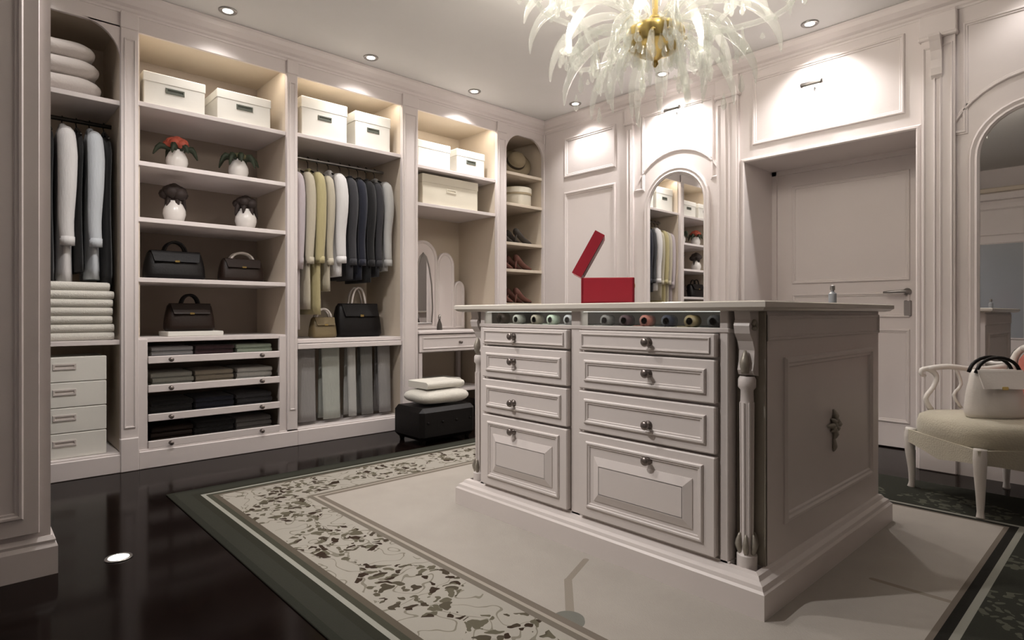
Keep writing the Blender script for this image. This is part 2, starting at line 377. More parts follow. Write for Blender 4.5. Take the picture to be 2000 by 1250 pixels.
# crown mouldings
CR = [(-.004, 0), (.004, 0), (.006, .012), (.014, .020), (.020, .034), (.040, .046), (.062, .075), (.070, .10), (.070, .118), (-.004, .118)]
def crown(name, path, z0=2.75, closed=False):
    o = MB((path[0][0], path[0][1], z0)); o.sweep(path, CR, lambda a, b, h: (a, b, z0+h), closed)
    return st(o.build(name, 'wall'))
crown('trim_1', [(WX, YC), (.24, YC)])['label'] = 'stepped white crown moulding over the open wardrobe bays'
crown('trim_2', [(WX, FY0+.04), (WX, YC)])['label'] = 'stepped white crown moulding over the door and arched mirrors'
# baseboards on the door wall
for i, (a, b) in enumerate(((2.128, YC), (FY0+.04, .97))):
    o = MB((WX, (a+b)/2, 0)); o.sweep([(a, 0), (b, 0)], [(0, 0), (0, .022), (.10, .022), (.115, .016), (.13, .006), (.135, 0)], lambda p, q, h: (WX-h, p, q), False)
    st(o.build('baseboard_%s' % ('left', 'right')[i], 'wall'))['label'] = ('white baseboard below the arched mirror near the wardrobe corner', 'white baseboard behind the armchair')[i]

# pilasters on the door wall
def pilaster(name, y0, y1, label, bracket=None):
    yc = (y0+y1)/2; m = MB((WX, yc, 0))
    m.box(WX-.030, WX+.002, y0, y1, 0, 2.76); m.box(WX-.048, WX, y0-.012, y1+.012, 0, .17, .006); m.box(WX-.044, WX, y0-.010, y1+.010, 2.62, 2.75, .006); m.box(WX-.05, WX, y0-.014, y1+.014, 2.60, 2.625, .006)
    o = st(m.build(name, 'wall')); o['label'] = label
    n = max(2, int((y1-y0)/.06)); w = (y1-y0)/n
    for i in range(n):
        MB().sweep(rect(y0+w*i+.010, y0+w*(i+1)-.010, .22, 2.56), scaled(MOULD, .42, .6), XY(WX-.030)).build('flute', 'wall', o)
    if bracket:
        r = [(WX-.032-q, b) for q, b in [(0, 2.36), (.018, 2.38), (.024, 2.42), (.020, 2.47), (.03, 2.52), (.055, 2.57), (.075, 2.595), (.08, 2.61), (0, 2.61)]]
        a0, a1 = bracket
        MB().loft([[(x, a0, z) for x, z in r], [(x, a1, z) for x, z in r]]).build('corbel', 'wall', o)
    return o
pilaster('trim_3', 3.10, 3.17, 'slim fluted pilaster between the tall wall panel and the arched mirror')
pilaster('trim_4', 2.135, 2.31, 'fluted pilaster on the hinge side of the door recess')
pilaster('trim_5', .80, .968, 'fluted pilaster with a scrolled corbel on the handle side of the door', (.86, .915))
pilaster('trim_6', -.10, .06, 'fluted pilaster beyond the arched mirror behind the armchair')

# door in its recess
door = st(thing('door_1', 'white panelled door deep in its recess', None, (DX, (DY0+DY1)/2, 0)))
MB().box(DX, DX+.045, DY0+.03, DY1-.03, .01, DZ-.025).build('door_leaf', 'wall', door)
f = MB(); f.box(DX-.025, DX+.05, DY0, DY0+.035, 0, DZ).box(DX-.025, DX+.05, DY1-.035, DY1, 0, DZ).box(DX-.025, DX+.05, DY0, DY1, DZ-.035, DZ); f.build('door_frame', 'wall', door)
for z0, z1 in ((1.18, 1.95), (.92, 1.10), (.18, .84)):
    MB().sweep(rect(DY0+.15, DY1-.15, z0, z1), scaled(MOULD, .9, .7), XY(DX)).build('door_panel', 'wall', door)
hd = MB(); hd.lathe([(.026, 0), (.026, .008), (.010, .012), (.010, .05)], (DX, 1.165, 1.10), 14, '-x'); hd.tube([(DX-.045, 1.165, 1.10), (DX-.052, 1.19, 1.102), (DX-.05, 1.30, 1.098)], [.011, .010, .008])
hd.build('door_handle', 'chrome', door, True)
MB().box(DX-.010, DX+.002, 1.14, 1.185, .93, 1.04, .004).build('lock_plate', 'chrome', door)
# outer architrave of the recess
a = MB((WX, 1.55, 0)); a.sweep([(DY1, 0), (DY1, DZ), (DY0, DZ), (DY0, 0)], [(0, 0), (0, .016), (.010, .022), (.02, .014), (.028, .010), (.032, 0)][::-1] and [(0, 0), (0, .010), (-.008, .018), (-.02, .016), (-.028, .006), (-.03, 0)], XY(WX), False)
st(a.build('trim_7', 'wall'))['label'] = 'moulded white architrave round the door recess'

# arched mirrors
for i, (yc, near) in enumerate(MIR):
    r, zs, z0 = .265, 1.85, .16
    t = thing('arched_mirror', ('tall arched wall mirror between the door and the wardrobe corner', 'tall arched wall mirror behind the armchair')[i], 'mirror', (WX, yc, z0), group=None)
    p = arch_path(yc, r, z0, zs)
    m = MB(); m.loft([[(WX-.008, a, b) for a, b in p], [(WX+.002, a, b) for a, b in p]]); m.build('mirror_glass', 'mirror', t)
    MB().sweep(p, [(.012, 0), (.012, .014), (0, .026), (-.012, .020), (-.030, .026), (-.042, .012), (-.046, 0)], XY(WX)).build('mirror_frame', 'wall', t)

# ------------------------------------------------------------------ downlights
def downlight(x, y, power, label, spot=110, blend=.7, color=NEUT, group='ceiling downlights', aim=None):
    t = thing('downlight', label, 'downlight', (x, y, CEIL), group=group)
    MB().lathe([(.030, -.004), (.048, -.010), (.054, -.006), (.055, .001), (.030, .001)], (x, y, CEIL), 20).build('trim_ring', 'chrome', t, True)
    MB().lathe([(.0305, .0), (.0305, -.005), (.012, -.007), (.0, -.0072)], (x, y, CEIL), 18).build('lens', 'lens', t, True)
    rot = (0, 0, 0)
    if aim: rot = (Vector(aim)-Vector((x, y, CEIL))).to_track_quat('-Z', 'Y').to_euler()
    light('downlight_lamp', 'SPOT', (0, 0, -.03), power, color, t, .03, spot, blend=blend, rot=rot)
near = ('shirts and towels', 'vases and handbags', 'suits and trousers', 'dressing mirror', 'corner shoe shelves')
for x, n, k in zip((.25, 1.237, 2.25, 3.25), near, (.3, .5, .9, 1.9)): downlight(x, 3.99, P_CLOSET*k, 'small round ceiling downlight above the bay of '+n, 120)
for y, n, k in ((3.60, 'tall wall panel', .7), (2.68, 'arched mirror near the wardrobe corner', 1.5), (1.55, 'door recess', 1.2), (.43, 'arched mirror behind the armchair', .2)):
    downlight(4.12, y, P_WALL*k, 'small round ceiling downlight above the '+n, 120)
for x, y, k, n in ((.75, 2.80, 1.0, 'rug corner near the wardrobes'), (1.55, 3.0, .45, 'strip of rug between wardrobes and island, added as unseen fill')):  # second lamp is unseen, added to light the rug
    downlight(x, y, P_ROOM*k, 'small round ceiling downlight above the '+n, 150)

downlight(.0, 2.15, 95, 'added unseen ceiling spot filling the island drawers with light', 62, 1.0, aim=(1.85, 1.6, .45))  # unseen spot added to brighten the island front

# ------------------------------------------------------------------ rug and floor light
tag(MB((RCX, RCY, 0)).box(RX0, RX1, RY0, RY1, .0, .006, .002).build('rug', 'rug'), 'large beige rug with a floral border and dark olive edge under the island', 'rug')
t = thing('floor_light', 'small round light set flush in the dark floor', 'floor light', (.446, 2.73, 0))
MB().lathe([(.036, 0), (.036, .004), (.046, .005), (.048, .0)], (.446, 2.73, 0), 20).build('ring', 'chrome', t, True)
MB().lathe([(.038, 0), (.038, .004), (0, .0045)], (.446, 2.73, 0), 20).build('lens', 'floorlens', t, True)

# ------------------------------------------------------------------ island
IX0, IX1, IY0, IY1 = 1.80, 3.11, .81, 2.36
BX0, BX1, BY0, BY1 = 1.845, 3.065, .855, 2.315
isl = thing('dressing_island', 'white dressing island with drawers and glazed display under its counter', 'island', ((IX0+IX1)/2, (IY0+IY1)/2, .006))
Z0 = .006
pl = MB(); pl.sweep([(IX0, IY0), (IX0, IY1), (IX1, IY1), (IX1, IY0)], [(0, Z0), (0, .085), (-.008, .092), (-.012, .104), (-.026, .112), (-.034, .125), (-.05, .13), (-.05, Z0)], lambda a, b, h: (a, b, h))
pl.build('plinth', 'island', isl)
c = MB(); c.box(BX0+.012, BX1, BY0+.10, BY1-.10, Z0, .895); c.box(BX0+.07, BX1, BY0, BY0+.10, Z0, .895); c.box(BX0+.07, BX1, BY1-.10, BY1, Z0, .895)
c.box(BX0+.45, BX1-.001, BY0+.03, BY1-.03, .8955, .9615)       # closed back of the display
c.box(BX0+.07, BX1, BY0, BY0+.03, .895, .962); c.box(BX0+.07, BX1, BY1-.03, BY1, .895, .962); c.build('carcase', 'island', isl)
s = MB(); s.sweep([(IX0-.005, IY0-.005), (IX0-.005, IY1+.005), (IX1+.005, IY1+.005), (IX1+.005, IY0-.005)], [(-.03, .957), (-.012, .960), (-.006, .966), (0, .970), (0, .986), (-.006, .990), (-.03, .990)], lambda a, b, h: (a, b, h))
s.box(IX0+.02, IX1-.02, IY0+.02, IY1-.02, .960, .990); s.build('countertop', 'stone', isl)
# face frame stiles
for y0, y1 in ((BY0+.095, BY0+.125), (1.585, 1.635), (BY1-.125, BY1-.095)):
    MB().box(BX0, BX0+.05, y0, y1, .12, .962, .003).build('stile', 'island', isl)
MB().box(BX0, BX0+.05, BY0+.09, BY1-.09, .10, .135).build('bottom_rail', 'island', isl)
MB().box(BX0-.004, BX0+.05, BY0+.09, BY1-.09, .885, .901, .003).build('display_rail', 'island', isl)
# display floor, dividers, glass
MB().box(BX0+.03, BX0+.45, BY0+.10, BY1-.10, .895, .9).build('display_floor', 'box', isl)
def knob(y, z, parent, x=BX0-.02):
    MB().lathe([(.016, 0), (.016, .003), (.007, .006), (.006, .016), (.014, .020), (.017, .026), (.013, .032), (.004, .034)], (x, y, z), 14, '-x').build('knob', 'knob', parent, True)
for (y0, y1) in ((1.638, BY1-.128), (BY0+.128, 1.582)):
    yc = 1.245 if y0 < 1.2 else 1.962
    MB().box(BX0+.008, BX0+.012, y0, y1, .901, .957).build('display_glass', 'glass', isl)
    for z0, z1, kz in ((.803, .882, .846), (.650, .795, .733), (.482, .640, .546), (.140, .472, .418)):
        d = MB(); d.box(BX0-.020, BX0+.02, y0+.003, y1-.003, z0, z1, .004); dr = d.build('drawer', 'island', isl)
        if z1-z0 < .1: MB().sweep(rect(y0+.02, y1-.02, z0+.012, z1-.012), scaled(MOULD, .3, .4), XY(BX0-.020)).build('moulding', 'island', dr)
        elif z1-z0 < .2: MB().sweep(rect(y0+.035, y1-.035, z0+.030, z1-.030), scaled(MOULD, .7, .6), XY(BX0-.020)).build('moulding', 'island', dr)
        else:
            MB().sweep(rect(y0+.045, y1-.045, z0+.04, z1-.03), scaled(MOULD, .7, .6), XY(BX0-.020)).build('moulding', 'island', dr)
            pa = MB(); pa.sweep(rect(y0+.085, y1-.085, z0+.075, z1-.085), [(0, 0), (0, .003), (.03, .014), (.034, .014)], XY(BX0-.020)); pa.box(BX0-.034, BX0-.018, y0+.117, y1-.117, z0+.107, z1-.117); pa.build('raised_panel', 'island', dr)
        knob(yc, kz, dr)
    MB().box(BX0+.016, BX0+.022, y0, y1, .9555, .9585).build('led_strip', 'floorlens', isl)  # strip added to go with the display fill
    light('display_fill', 'AREA', (BX0+.03-(IX0+IX1)/2, (y0+y1)/2-(IY0+IY1)/2, .950-.006), .10, NEUT, isl, .02, sy=(y1-y0)*.95, rot=(0, R(-18), 0))  # added fill that brightens the ties behind the glass
# carved corner columns with corbels
for yc in (BY0+.048, BY1-.048):
    cx = BX0+.035
    col = MB(); col.lathe([(.032, .12), (.032, .165), (.024, .172), (.020, .19), (.018, .25), (.020, .50), (.021, .66), (.020, .70), (.028, .71), (.028, .735), (.023, .745)], (cx, yc, 0), 16); co = col.build('corner_column', 'island', isl, 'auto')
    for j in range(8):
        a = 2*pi*j/8; MB().tube([(cx+.0185*cos(a), yc+.0185*sin(a), .20), (cx+.0210*cos(a), yc+.0210*sin(a), .66)], .0035, 5).build('flute', 'island', co)
    for j in range(6):
        a = 2*pi*j/6+.3; MB().tube([(cx+.020*cos(a), yc+.020*sin(a), .17), (cx+.029*cos(a), yc+.029*sin(a), .20), (cx+.024*cos(a), yc+.024*sin(a), .235)], [.008, .010, .003], 6).build('acanthus_leaf', 'gold_dim', co, True)
    pr = [(.03, .745), (-.005, .75), (-.014, .765), (-.006, .79), (-.002, .83), (-.014, .86), (-.034, .885), (-.040, .91), (-.030, .93), (-.036, .957), (.03, .957)]
    cb = MB(); cb.loft([[(cx+a, yc-.026, z) for a, z in pr], [(cx+a, yc+.026, z) for a, z in pr]]); cbo = cb.build('corbel', 'island', isl)
    for sgn in (-1, 1):
        MB().tube([(cx-.020, yc+sgn*.029, .905), (cx-.004, yc+sgn*.030, .90), (cx+.0, yc+sgn*.030, .915), (cx-.012, yc+sgn*.030, .925), (cx-.022, yc+sgn*.03, .912)], .007, 6).build('scroll', 'gold_dim', cbo, True)
    MB().tube([(cx-.014, yc, .755), (cx-.018, yc, .79), (cx-.012, yc, .83)], [.012, .016, .004], 8).build('acanthus_leaf', 'gold_dim', cbo, True)
    # dark strips painting the shade in the recess behind the column
    MB().box(BX0+.062, BX0+.075, yc-.048, yc+.048, .13, .957).build('recess_shade', 'gold_dim', isl)
# end panels facing +-y
for yy, sg in ((BY0, 1), (BY1, -1)):
    fn = (lambda a, b, h: (a, yy-sg*h, b))
    MB().sweep(rect(BX0+.20, BX1-.10, .235, .80), scaled(MOULD, 1.2, .9), fn).build('end_moulding', 'island', isl)
    MB().sweep(rect(BX0+.075, BX1-.004, .86, .945), scaled(MOULD, .5, .5), fn).build('frieze_moulding', 'island', isl)
    # carved rosette: four petals and tassel
    cxx, cz = 2.50, .515; rs = MB()
    for j in range(8):
        a = 2*pi*j/8; l = .06 if j % 2 == 0 else .036
        rs.tube([fn(cxx+.008*cos(a), cz+.008*sin(a), .004), fn(cxx+l*.6*cos(a), cz+l*.6*sin(a), .012), fn(cxx+l*cos(a), cz+l*sin(a), .002)], [.008, .012, .003], 6)
    rs.tube([fn(cxx, cz-.05, .004), fn(cxx, cz-.085, .008), fn(cxx, cz-.105, .003)], [.005, .010, .002], 6)
    rs.lathe([(.016, 0), (.016, .012), (.006, .018)], (cxx, yy-sg*.0, cz), 10, '-y') if sg == 1 else None
    rs.build('carved_rosette', 'gold_dim', isl, True)

# rolled ties and trinket trays in the island display
def rolled_tie(x, y, z, m, label, r=.022, w=.045):
    t = MB((x, y, z)); prof = []
    for k in range(4):
        rr = r*(1-k*.22); t.lathe([(rr, -w/2+k*.001), (rr, w/2-k*.001), (max(.001, rr-.004), w/2+.001), (max(.001, rr-.004), -w/2-.001)], (x, y, z+r), 16, 'x')
    t.box(x-w/2, x+w/2, y-.002, y+.05, z, z+.004); o = t.build('rolled_tie', m, None, True); tag(o, label, 'tie', 'rolled ties in the island display'); return o
for y, m, n in ((2.13, 'leatherbr', 'dark brown'), (2.02, 'greygreen', 'grey green'), (1.90, 'taupe', 'taupe'), (1.80, 'mint', 'mint green'), (1.70, 'greyfab', 'mid grey'), (1.50, 'trdark', 'charcoal grey'), (1.405, 'plum', 'plum'), (1.31, 'rust', 'rust red'), (1.215, 'navy', 'navy'), (1.12, 'leatherol', 'olive brown'), (1.03, 'black', 'black')):
    rolled_tie(BX0+.07, y, .9, m, n+' rolled tie behind the island display glass', .022 if m != 'leatherbr' else .026)

# ------------------------------------------------------------------ red jewellery box and bottle on the island
jz = .99; jb = thing('jewellery_box', 'open red jewellery box on the island counter', 'box', (2.08, 1.63, jz), R(38))
b = MB(); X0, X1, Y0, Y1 = -.09, .09, -.112, .112; JH = .112
b.box(X0, X1, Y0, Y1, 0, .012, .003); b.box(X0, X0+.012, Y0, Y1, 0, JH, .003); b.box(X1-.012, X1, Y0, Y1, 0, JH, .003); b.box(X0, X1, Y0, Y0+.012, 0, JH, .003); b.box(X0, X1, Y1-.012, Y1, 0, JH, .003); b.build('body', 'red', jb, False, True)
MB().box(X0+.012, X1-.012, Y0+.012, Y1-.012, .06, .085).build('velvet_tray', 'reddark', jb, False, True)
MB().lathe([(.012, 0), (.012, .004), (.004, .006)], (0, Y0, JH*.72), 10, '-y').build('clasp', 'brass', jb, True, True)
ang = R(61); lid = MB(); L0 = .205; th = .045; hy, hz = Y1, JH+.001
def lp(u, v): return (hy-(u*cos(ang))+v*sin(ang), hz+u*sin(ang)+v*cos(ang))
q = [lp(0, 0), lp(L0, 0), lp(L0, th), lp(0, th)]
lid.loft([[(X0, a_, b_) for a_, b_ in q], [(X1, a_, b_) for a_, b_ in q]]); lido = lid.build('lid', 'red', jb, False, True)
q = [lp(.014, -.002), lp(L0-.014, -.002), lp(L0-.014, .004), lp(.014, .004)]
MB().loft([[(X0+.014, a_, b_) for a_, b_ in q], [(X1-.014, a_, b_) for a_, b_ in q]]).build('lining', 'reddark', lido, False, True)
pb = thing('perfume_bottle', 'slim grey perfume bottle standing on the island counter', 'bottle', (2.6, .89, jz))
MB().lathe([(.014, 0), (.015, .004), (.015, .040), (.006, .048), (.006, .054)], (2.6, .89, jz), 14).build('bottle_body', 'greyglass', pb, 'auto')
MB().lathe([(.009, .054), (.010, .058), (.009, .072), (.003, .075)], (2.6, .89, jz), 12).build('stopper', 'chrome', pb, 'auto')

# ------------------------------------------------------------------ open wardrobe bays
YB = 4.80
BAYS = [(-.25, .695, .092), (.787, 1.698, .075), (1.773, 2.653, .15), (2.803, 3.689, .117), (3.806, 4.315, .012)]
BL = ['open white wardrobe bay of shirts, towels and white boxes', 'open white wardrobe bay of vases and handbags over pull-out trays', 'open white wardrobe bay of hanging suits over a trouser rack', 'open white wardrobe bay with a dressing mirror on its desk', 'narrow open white corner bay with shoe shelves']
SHELF = [[2.225, .79], [2.25, 1.885, 1.54, 1.17, .80], [2.26, .76], [2.21, 1.89], [2.32, 2.02, 1.64, 1.38, 1.05, .72, .40]]
bays = []
PT = .118
for i, (x0, x1, pw) in enumerate(BAYS):
    t = thing('wardrobe_bay', BL[i], 'wardrobe', ((x0+x1)/2, YC, 0)); bays.append(t)
    MB().box(x0, x1+.018, YB-.02, YB, PT, 2.75).build('back_panel', 'back' if i in (1,) else 'cream', t)
    for xa, xb in ((x0, x0+.014), (x1, x1+min(pw, .018))): MB().box(xa, xb, YC+.030, YB-.02, PT, 2.75).build('side_panel', 'cream', t)
    MB().box(x0, x1, YC+.012, YB-.02, 2.70, 2.72).build('top_panel', 'cream', t)
    MB().box(x0, x1, YC, YC+.022, 2.66 if i != 4 else 2.68, 2.76, .002).build('fascia', 'paint', t)
    if i != 3:
        p = MB(); p.box(x0, x1+pw, YC-.02, YC+.02, 0, PT-.01, .004); p.box(x0, x1, YC-.01, YB-.02, PT-.02, PT, .002); p.build('plinth', 'paint', t)
    # pilaster on the right of each bay
    px0, px1 = x1, x1+pw
    pm = MB(); pm.box(px0, px1, YC-.012, YC+.03, PT if i != 3 else 0, 2.76, .003); pm.box(px0-.004, px1, YC-.026, YC+.02, 0, .20, .004) if i != 1 else None
    pm.box(px0-.003, px1, YC-.022, YC+.02, 2.66, 2.75, .003)
    po = pm.build('pilaster', 'paint', t)
    if pw > .05: MB().sweep(rect(px0+.016, px1-.016, .26, 2.60), scaled(MOULD, .35, .5), YX(YC-.012)).build('flute', 'paint', po)
    for z in SHELF[i]: MB().box(x0, x1, YC+.016, YB-.02, z-.028, z, .002).build('shelf', 'paint' if i != 4 else 'cream', t)
    if i not in (0, 4): MB().box(x0+.05, x1-.05, YC+.024, YC+.040, 2.690, 2.6995).build('led_strip', 'led', t)
    if i not in (0, 4): light('led_lamp', 'AREA', (0, .05, 2.685), P_LED*(.12, 1.0, 1.1, 1.2, .25)[i], WARM, t, (x1-x0)*.9, sy=.02, rot=(R(12), 0, 0))
# arched brackets in the upper corners of the first and last bay
def bracket(t, xc, sgn, zt, r, n=8):
    pts = [(xc, zt), (xc, zt-r)] + [(xc+sgn*(r-r*cos(pi/2*i/n)), zt-r+r*sin(pi/2*i/n)) for i in range(1, n)] + [(xc+sgn*r, zt)]
    MB().loft([[(a, YC, b) for a, b in pts], [(a, YC+.022, b) for a, b in pts]]).build('arch_bracket', 'paint', t)
bracket(bays[0], .695, -1, 2.67, .20); bracket(bays[4], 3.806, 1, 2.685, .2); bracket(bays[4], 4.315, -1, 2.685, .2)
# hanging rails
for t, x0, x1, z in ((bays[0], -.25, .695, 2.13), (bays[2], 1.773, 2.653, 2.155)):
    MB().tube([(x0, 4.50, z), (x1, 4.50, z)], .013, 10).build('hanging_rail', 'darkmetal' if t is bays[0] else 'chrome', t, 'auto')

# pull-out trays in the second bay
x0, x1 = .787, 1.698
for xa, xb in ((x0, x0+.05), (x1-.05, x1)): MB().box(xa, xb, YC+.002, YC+.03, PT, .79, .002).build('tray_stile', 'paint', bays[1])
FOLD = [(('greyfab', 'grey'), ('plum', 'plum'), ('mint', 'mint')), (('greygreen', 'grey green'), ('taupe', 'taupe'), ('trlight', 'pale grey')), (('black', 'black'), ('navy', 'navy'), ('charcoal', 'charcoal')), (('leatherbr', 'brown black'), ('black', 'black'), ('trdark', 'dark grey'))]
def folded(name, cx, cy, z, w, d, h, m, label, cat, group=None, layers=2):
    """folded cloth: stacked rounded layers joined by a fold at the front"""
    b = MB((cx, cy, z)); lh = h/layers
    for k in range(layers):
        n = 10; ring = []
        for j in range(n+1):
            a = -pi/2+pi*j/n; ring.append((-d/2-cos(a)*lh*.5+lh*.5, lh*.5+sin(a)*lh*.5))
        ring += [(d/2, lh), (d/2, 0)]
        j0 = random.uniform(-.006, .006)
        rings = []
        for xx, sc_ in ((-w/2, .86), (-w/2+.012, 1), (-w/6, 1.02), (w/6, .99), (w/2-.012, 1), (w/2, .86)):
            rings.append([(cx+xx+j0, cy+p[0], z+k*lh+lh*.5+(p[1]-lh*.5)*sc_+random.uniform(-.0012, .0012)*(k > 0)) for p in ring])
        b.loft(rings)
    o = b.build(name, m, None, True); md = o.modifiers.new('e', 'EDGE_SPLIT'); md.split_angle = R(50)
    return tag(o, label, cat, group)
TZ = [.640, .462, .283, .118]; lev = ('top', 'second', 'third', 'lowest')
for k, z in enumerate(TZ):
    tr = thing('tray', '', '', (0, 0, 0)) if False else None
    fr = MB(); fr.box(x0+.052, x1-.052, YC-.010, YC+.012, z, z+.045, .003); fr.box(x0+.055, x1-.055, YC+.012, YB-.05, z, z+.012)
    fo = fr.build('tray', 'paint', bays[1])
    for kx in (.961, 1.519):
        MB().lathe([(.013, 0), (.006, .006), (.006, .016), (.014, .022), (.012, .030), (.003, .032)], (kx, YC-.010, z+.022), 12, '-y').build('knob', 'knob', fo, True)
    for j, (m, n) in enumerate(FOLD[k]):
        folded('folded_garment', .99+j*.255, 4.42, z+.012, .235, .30, .10 if k else .085, m, '%s folded garment in the %s pull-out tray' % (n, lev[k]), 'clothes', 'folded clothes in the trays', 3)

# trouser rack in the third bay
x0, x1 = 1.773, 2.653
MB().box(x0+.005, x1-.005, YC-.006, YC+.016, .690, .728, .003).build('trouser_rack_front', 'paint', bays[2])
MB().tube([(x0, 4.33, .705), (x1, 4.33, .705)], .010, 8).build('trouser_rail', 'chrome', bays[2], 'auto')
def trousers(cx, w, zt, zb, m, label):
    b = MB((cx, 4.33, zb)); n = 14
    for off in (-.018, .018):
        rings = []
        for k in range(9):
            f_ = k/8; z = zt+(zb-zt)*f_; sp_ = off*(1+f_*1.6); ring = []
            for j in range(n):
                a = 2*pi*j/n; fold = 1+.14*cos(3*a+k*.25)
                ring.append((cx+w/2*cos(a)*(1-.06*f_)*(.97+.03*fold), 4.33+sp_+.014*sin(a)*fold, z))
            rings.append(ring)
        b.loft(rings)
    rings = []
    for k in range(7):
        a = pi*k/6; rings.append([(cx+w/2*.97*cos(2*pi*j/n), 4.33-.020*cos(a)+.012*sin(2*pi*j/n)*cos(a), zt+.014*sin(a)+.012*sin(2*pi*j/n)*sin(a)) for j in range(n)])
    b.loft(rings)
    return tag(b.build('trousers', m, None, True), label, 'trousers', 'trousers on the pull-out rack')
for cx, w, m, n in ((1.885, .145, 'trmid', 'mid grey trousers at the vase-shelf end of the pull-out rack'), (2.08, .15, 'trgreen', 'pale green-grey trousers on the pull-out rack'), (2.255, .075, 'trlight', 'narrow pale grey trousers on the pull-out rack'), (2.385, .11, 'trgrey', 'slate grey trousers on the pull-out rack'), (2.545, .12, 'trmid', 'mid grey trousers at the dressing-mirror end of the pull-out rack')):
    trousers(cx, w, .705, .145, m, n)

# ------------------------------------------------------------------ hanging garments
def garment(name, x, hw, zt, zb, m, label, group, yc=4.50, hd=.22, rail=2.155, sleeve=True, seed=0):
    """seen from its side: shoulder rounding, folds, sleeve along the front edge, wooden hanger"""
    rnd = random.Random(seed); ph = rnd.uniform(0, 6)
    t = thing(name, label, 'clothes', (x, yc, zb), group=group)
    n = 22; rings = []; K = 14
    for k in range(K+1):
        f_ = k/K; z = zt+(zb-zt)*f_
        sh = min(1, .16+.84*sqrt(max(0, 1-(1-min(1, f_*6))**2)))
        dd = hd*(min(1, .10+.9*min(1, f_*9)**.55))*(1-.05*f_); ww = hw*(.35+.65*sh)*(1-.08*sin(f_*pi))
        ring = []
        for j in range(n):
            a = 2*pi*j/n; fold = .86+.10*cos(5*a+ph+f_*1.2)*min(1, f_*2)
            ring.append((x+ww*cos(a)*fold+.003*sin(f_*7+ph), yc+dd*(abs(sin(a))**.75)*(1 if sin(a) > 0 else -1), z))
        rings.append(ring)
    MB().loft(rings).build('body', m, t, True)
    if sleeve:
        y0 = yc-hd*.90; L = (zt-zb)
        pts = [(x, yc-hd*.62, zt-.045), (x, y0-.005, zt-.075), (x+.004, y0-.028, zt-.20), (x+.002, y0-.030, zt-.40*L), (x-.003, y0-.018, zt-.62*L), (x+.003, y0-.022, max(zb+.02, zt-.70))]
        rr = [hw*.55, hw*.86, hw*.92, hw*.86, hw*.74, hw*.66]
        MB().tube(pts, rr, 12).build('sleeve', m, t, True)
        MB().tube([(pts[-1][0], pts[-1][1], pts[-1][2]+.03), (pts[-1][0], pts[-1][1], pts[-1][2]-.02)], hw*.70, 12).build('cuff', m, t, True)
    MB().tube([(x, yc-.055, zt-.022), (x, yc-.03, zt+.012), (x, yc+.03, zt+.012), (x, yc+.055, zt-.022)], [hw*.45, hw*.38, hw*.38, hw*.45], 10).build('collar', m, t, True)
    hk = MB(); hk.tube([(x, yc-hd*.85, zt-.055), (x, yc-.05, zt+.005), (x, yc+.05, zt+.005), (x, yc+hd*.85, zt-.055)], .008, 6)
    hk.tube([(x, yc, zt), (x, yc, rail-.030), (x, yc+.018, rail-.016), (x, yc+.0195, rail+.008), (x, yc, rail+.018), (x, yc-.018, rail+.006)], .0035, 6)
    hk.build('hanger', 'darkmetal', t, True)
    return t
G1, G3 = 'clothes on the rail over the towels', 'clothes on the rail over the trouser rack'
g1 = [(.445, .052, 'shirt', 'white grey shirt nearest the tall cabinet on the rail over the towels', 1.13), (.515, .022, 'black', 'slim black garment between two pale shirts', 1.20), (.582, .047, 'shirtblue', 'pale blue-grey shirt hanging second over the folded towels', 1.155), (.655, .028, 'black', 'slim black garment hanging against the bay side over the towels', 1.12), (.375, .022, 'black', 'slim black garment beside the white grey shirt', 1.14)]
for i, (x, hw, m, l, zb) in enumerate(g1): garment('shirt' if 'shirt' in m else 'jacket', x, hw, 2.065, zb, m, l, G1, rail=2.13, seed=i, sleeve=hw > .03)
g3 = [(1.825, .040, 'lilac', 'lilac long coat at the vase-shelf end of the rail', .83, 2.03), (1.905, .042, 'khaki', 'khaki long coat beside the lilac coat', .98, 2.04), (1.985, .045, 'yellow', 'olive-yellow long dress on the rail', .94, 2.05), (2.065, .036, 'khaki', 'khaki shirt between the yellow dress and white shirt', 1.12, 2.04), (2.155, .055, 'white', 'white long-sleeved shirt beside the dark suits', 1.24, 2.06), (2.255, .040, 'charcoal', 'charcoal suit jacket next to the white shirt', 1.22, 2.05), (2.335, .040, 'navy', 'navy suit jacket in the middle of the dark suits', 1.22, 2.05), (2.415, .040, 'black', 'black suit jacket beside the navy jacket', 1.20, 2.05), (2.49, .034, 'charcoal', 'charcoal slim jacket beside the silver jacket', 1.25, 2.05), (2.57, .047, 'silver', 'silver grey jacket at the dressing-mirror end of the rail', 1.30, 2.06)]
for i, (x, hw, m, l, zb, zt) in enumerate(g3): garment('dress' if ' dress ' in l else ('coat' if 'coat' in l else ('shirt' if 'shirt' in l else 'jacket')), x, hw, zt, zb, m, l, G3, seed=20+i)

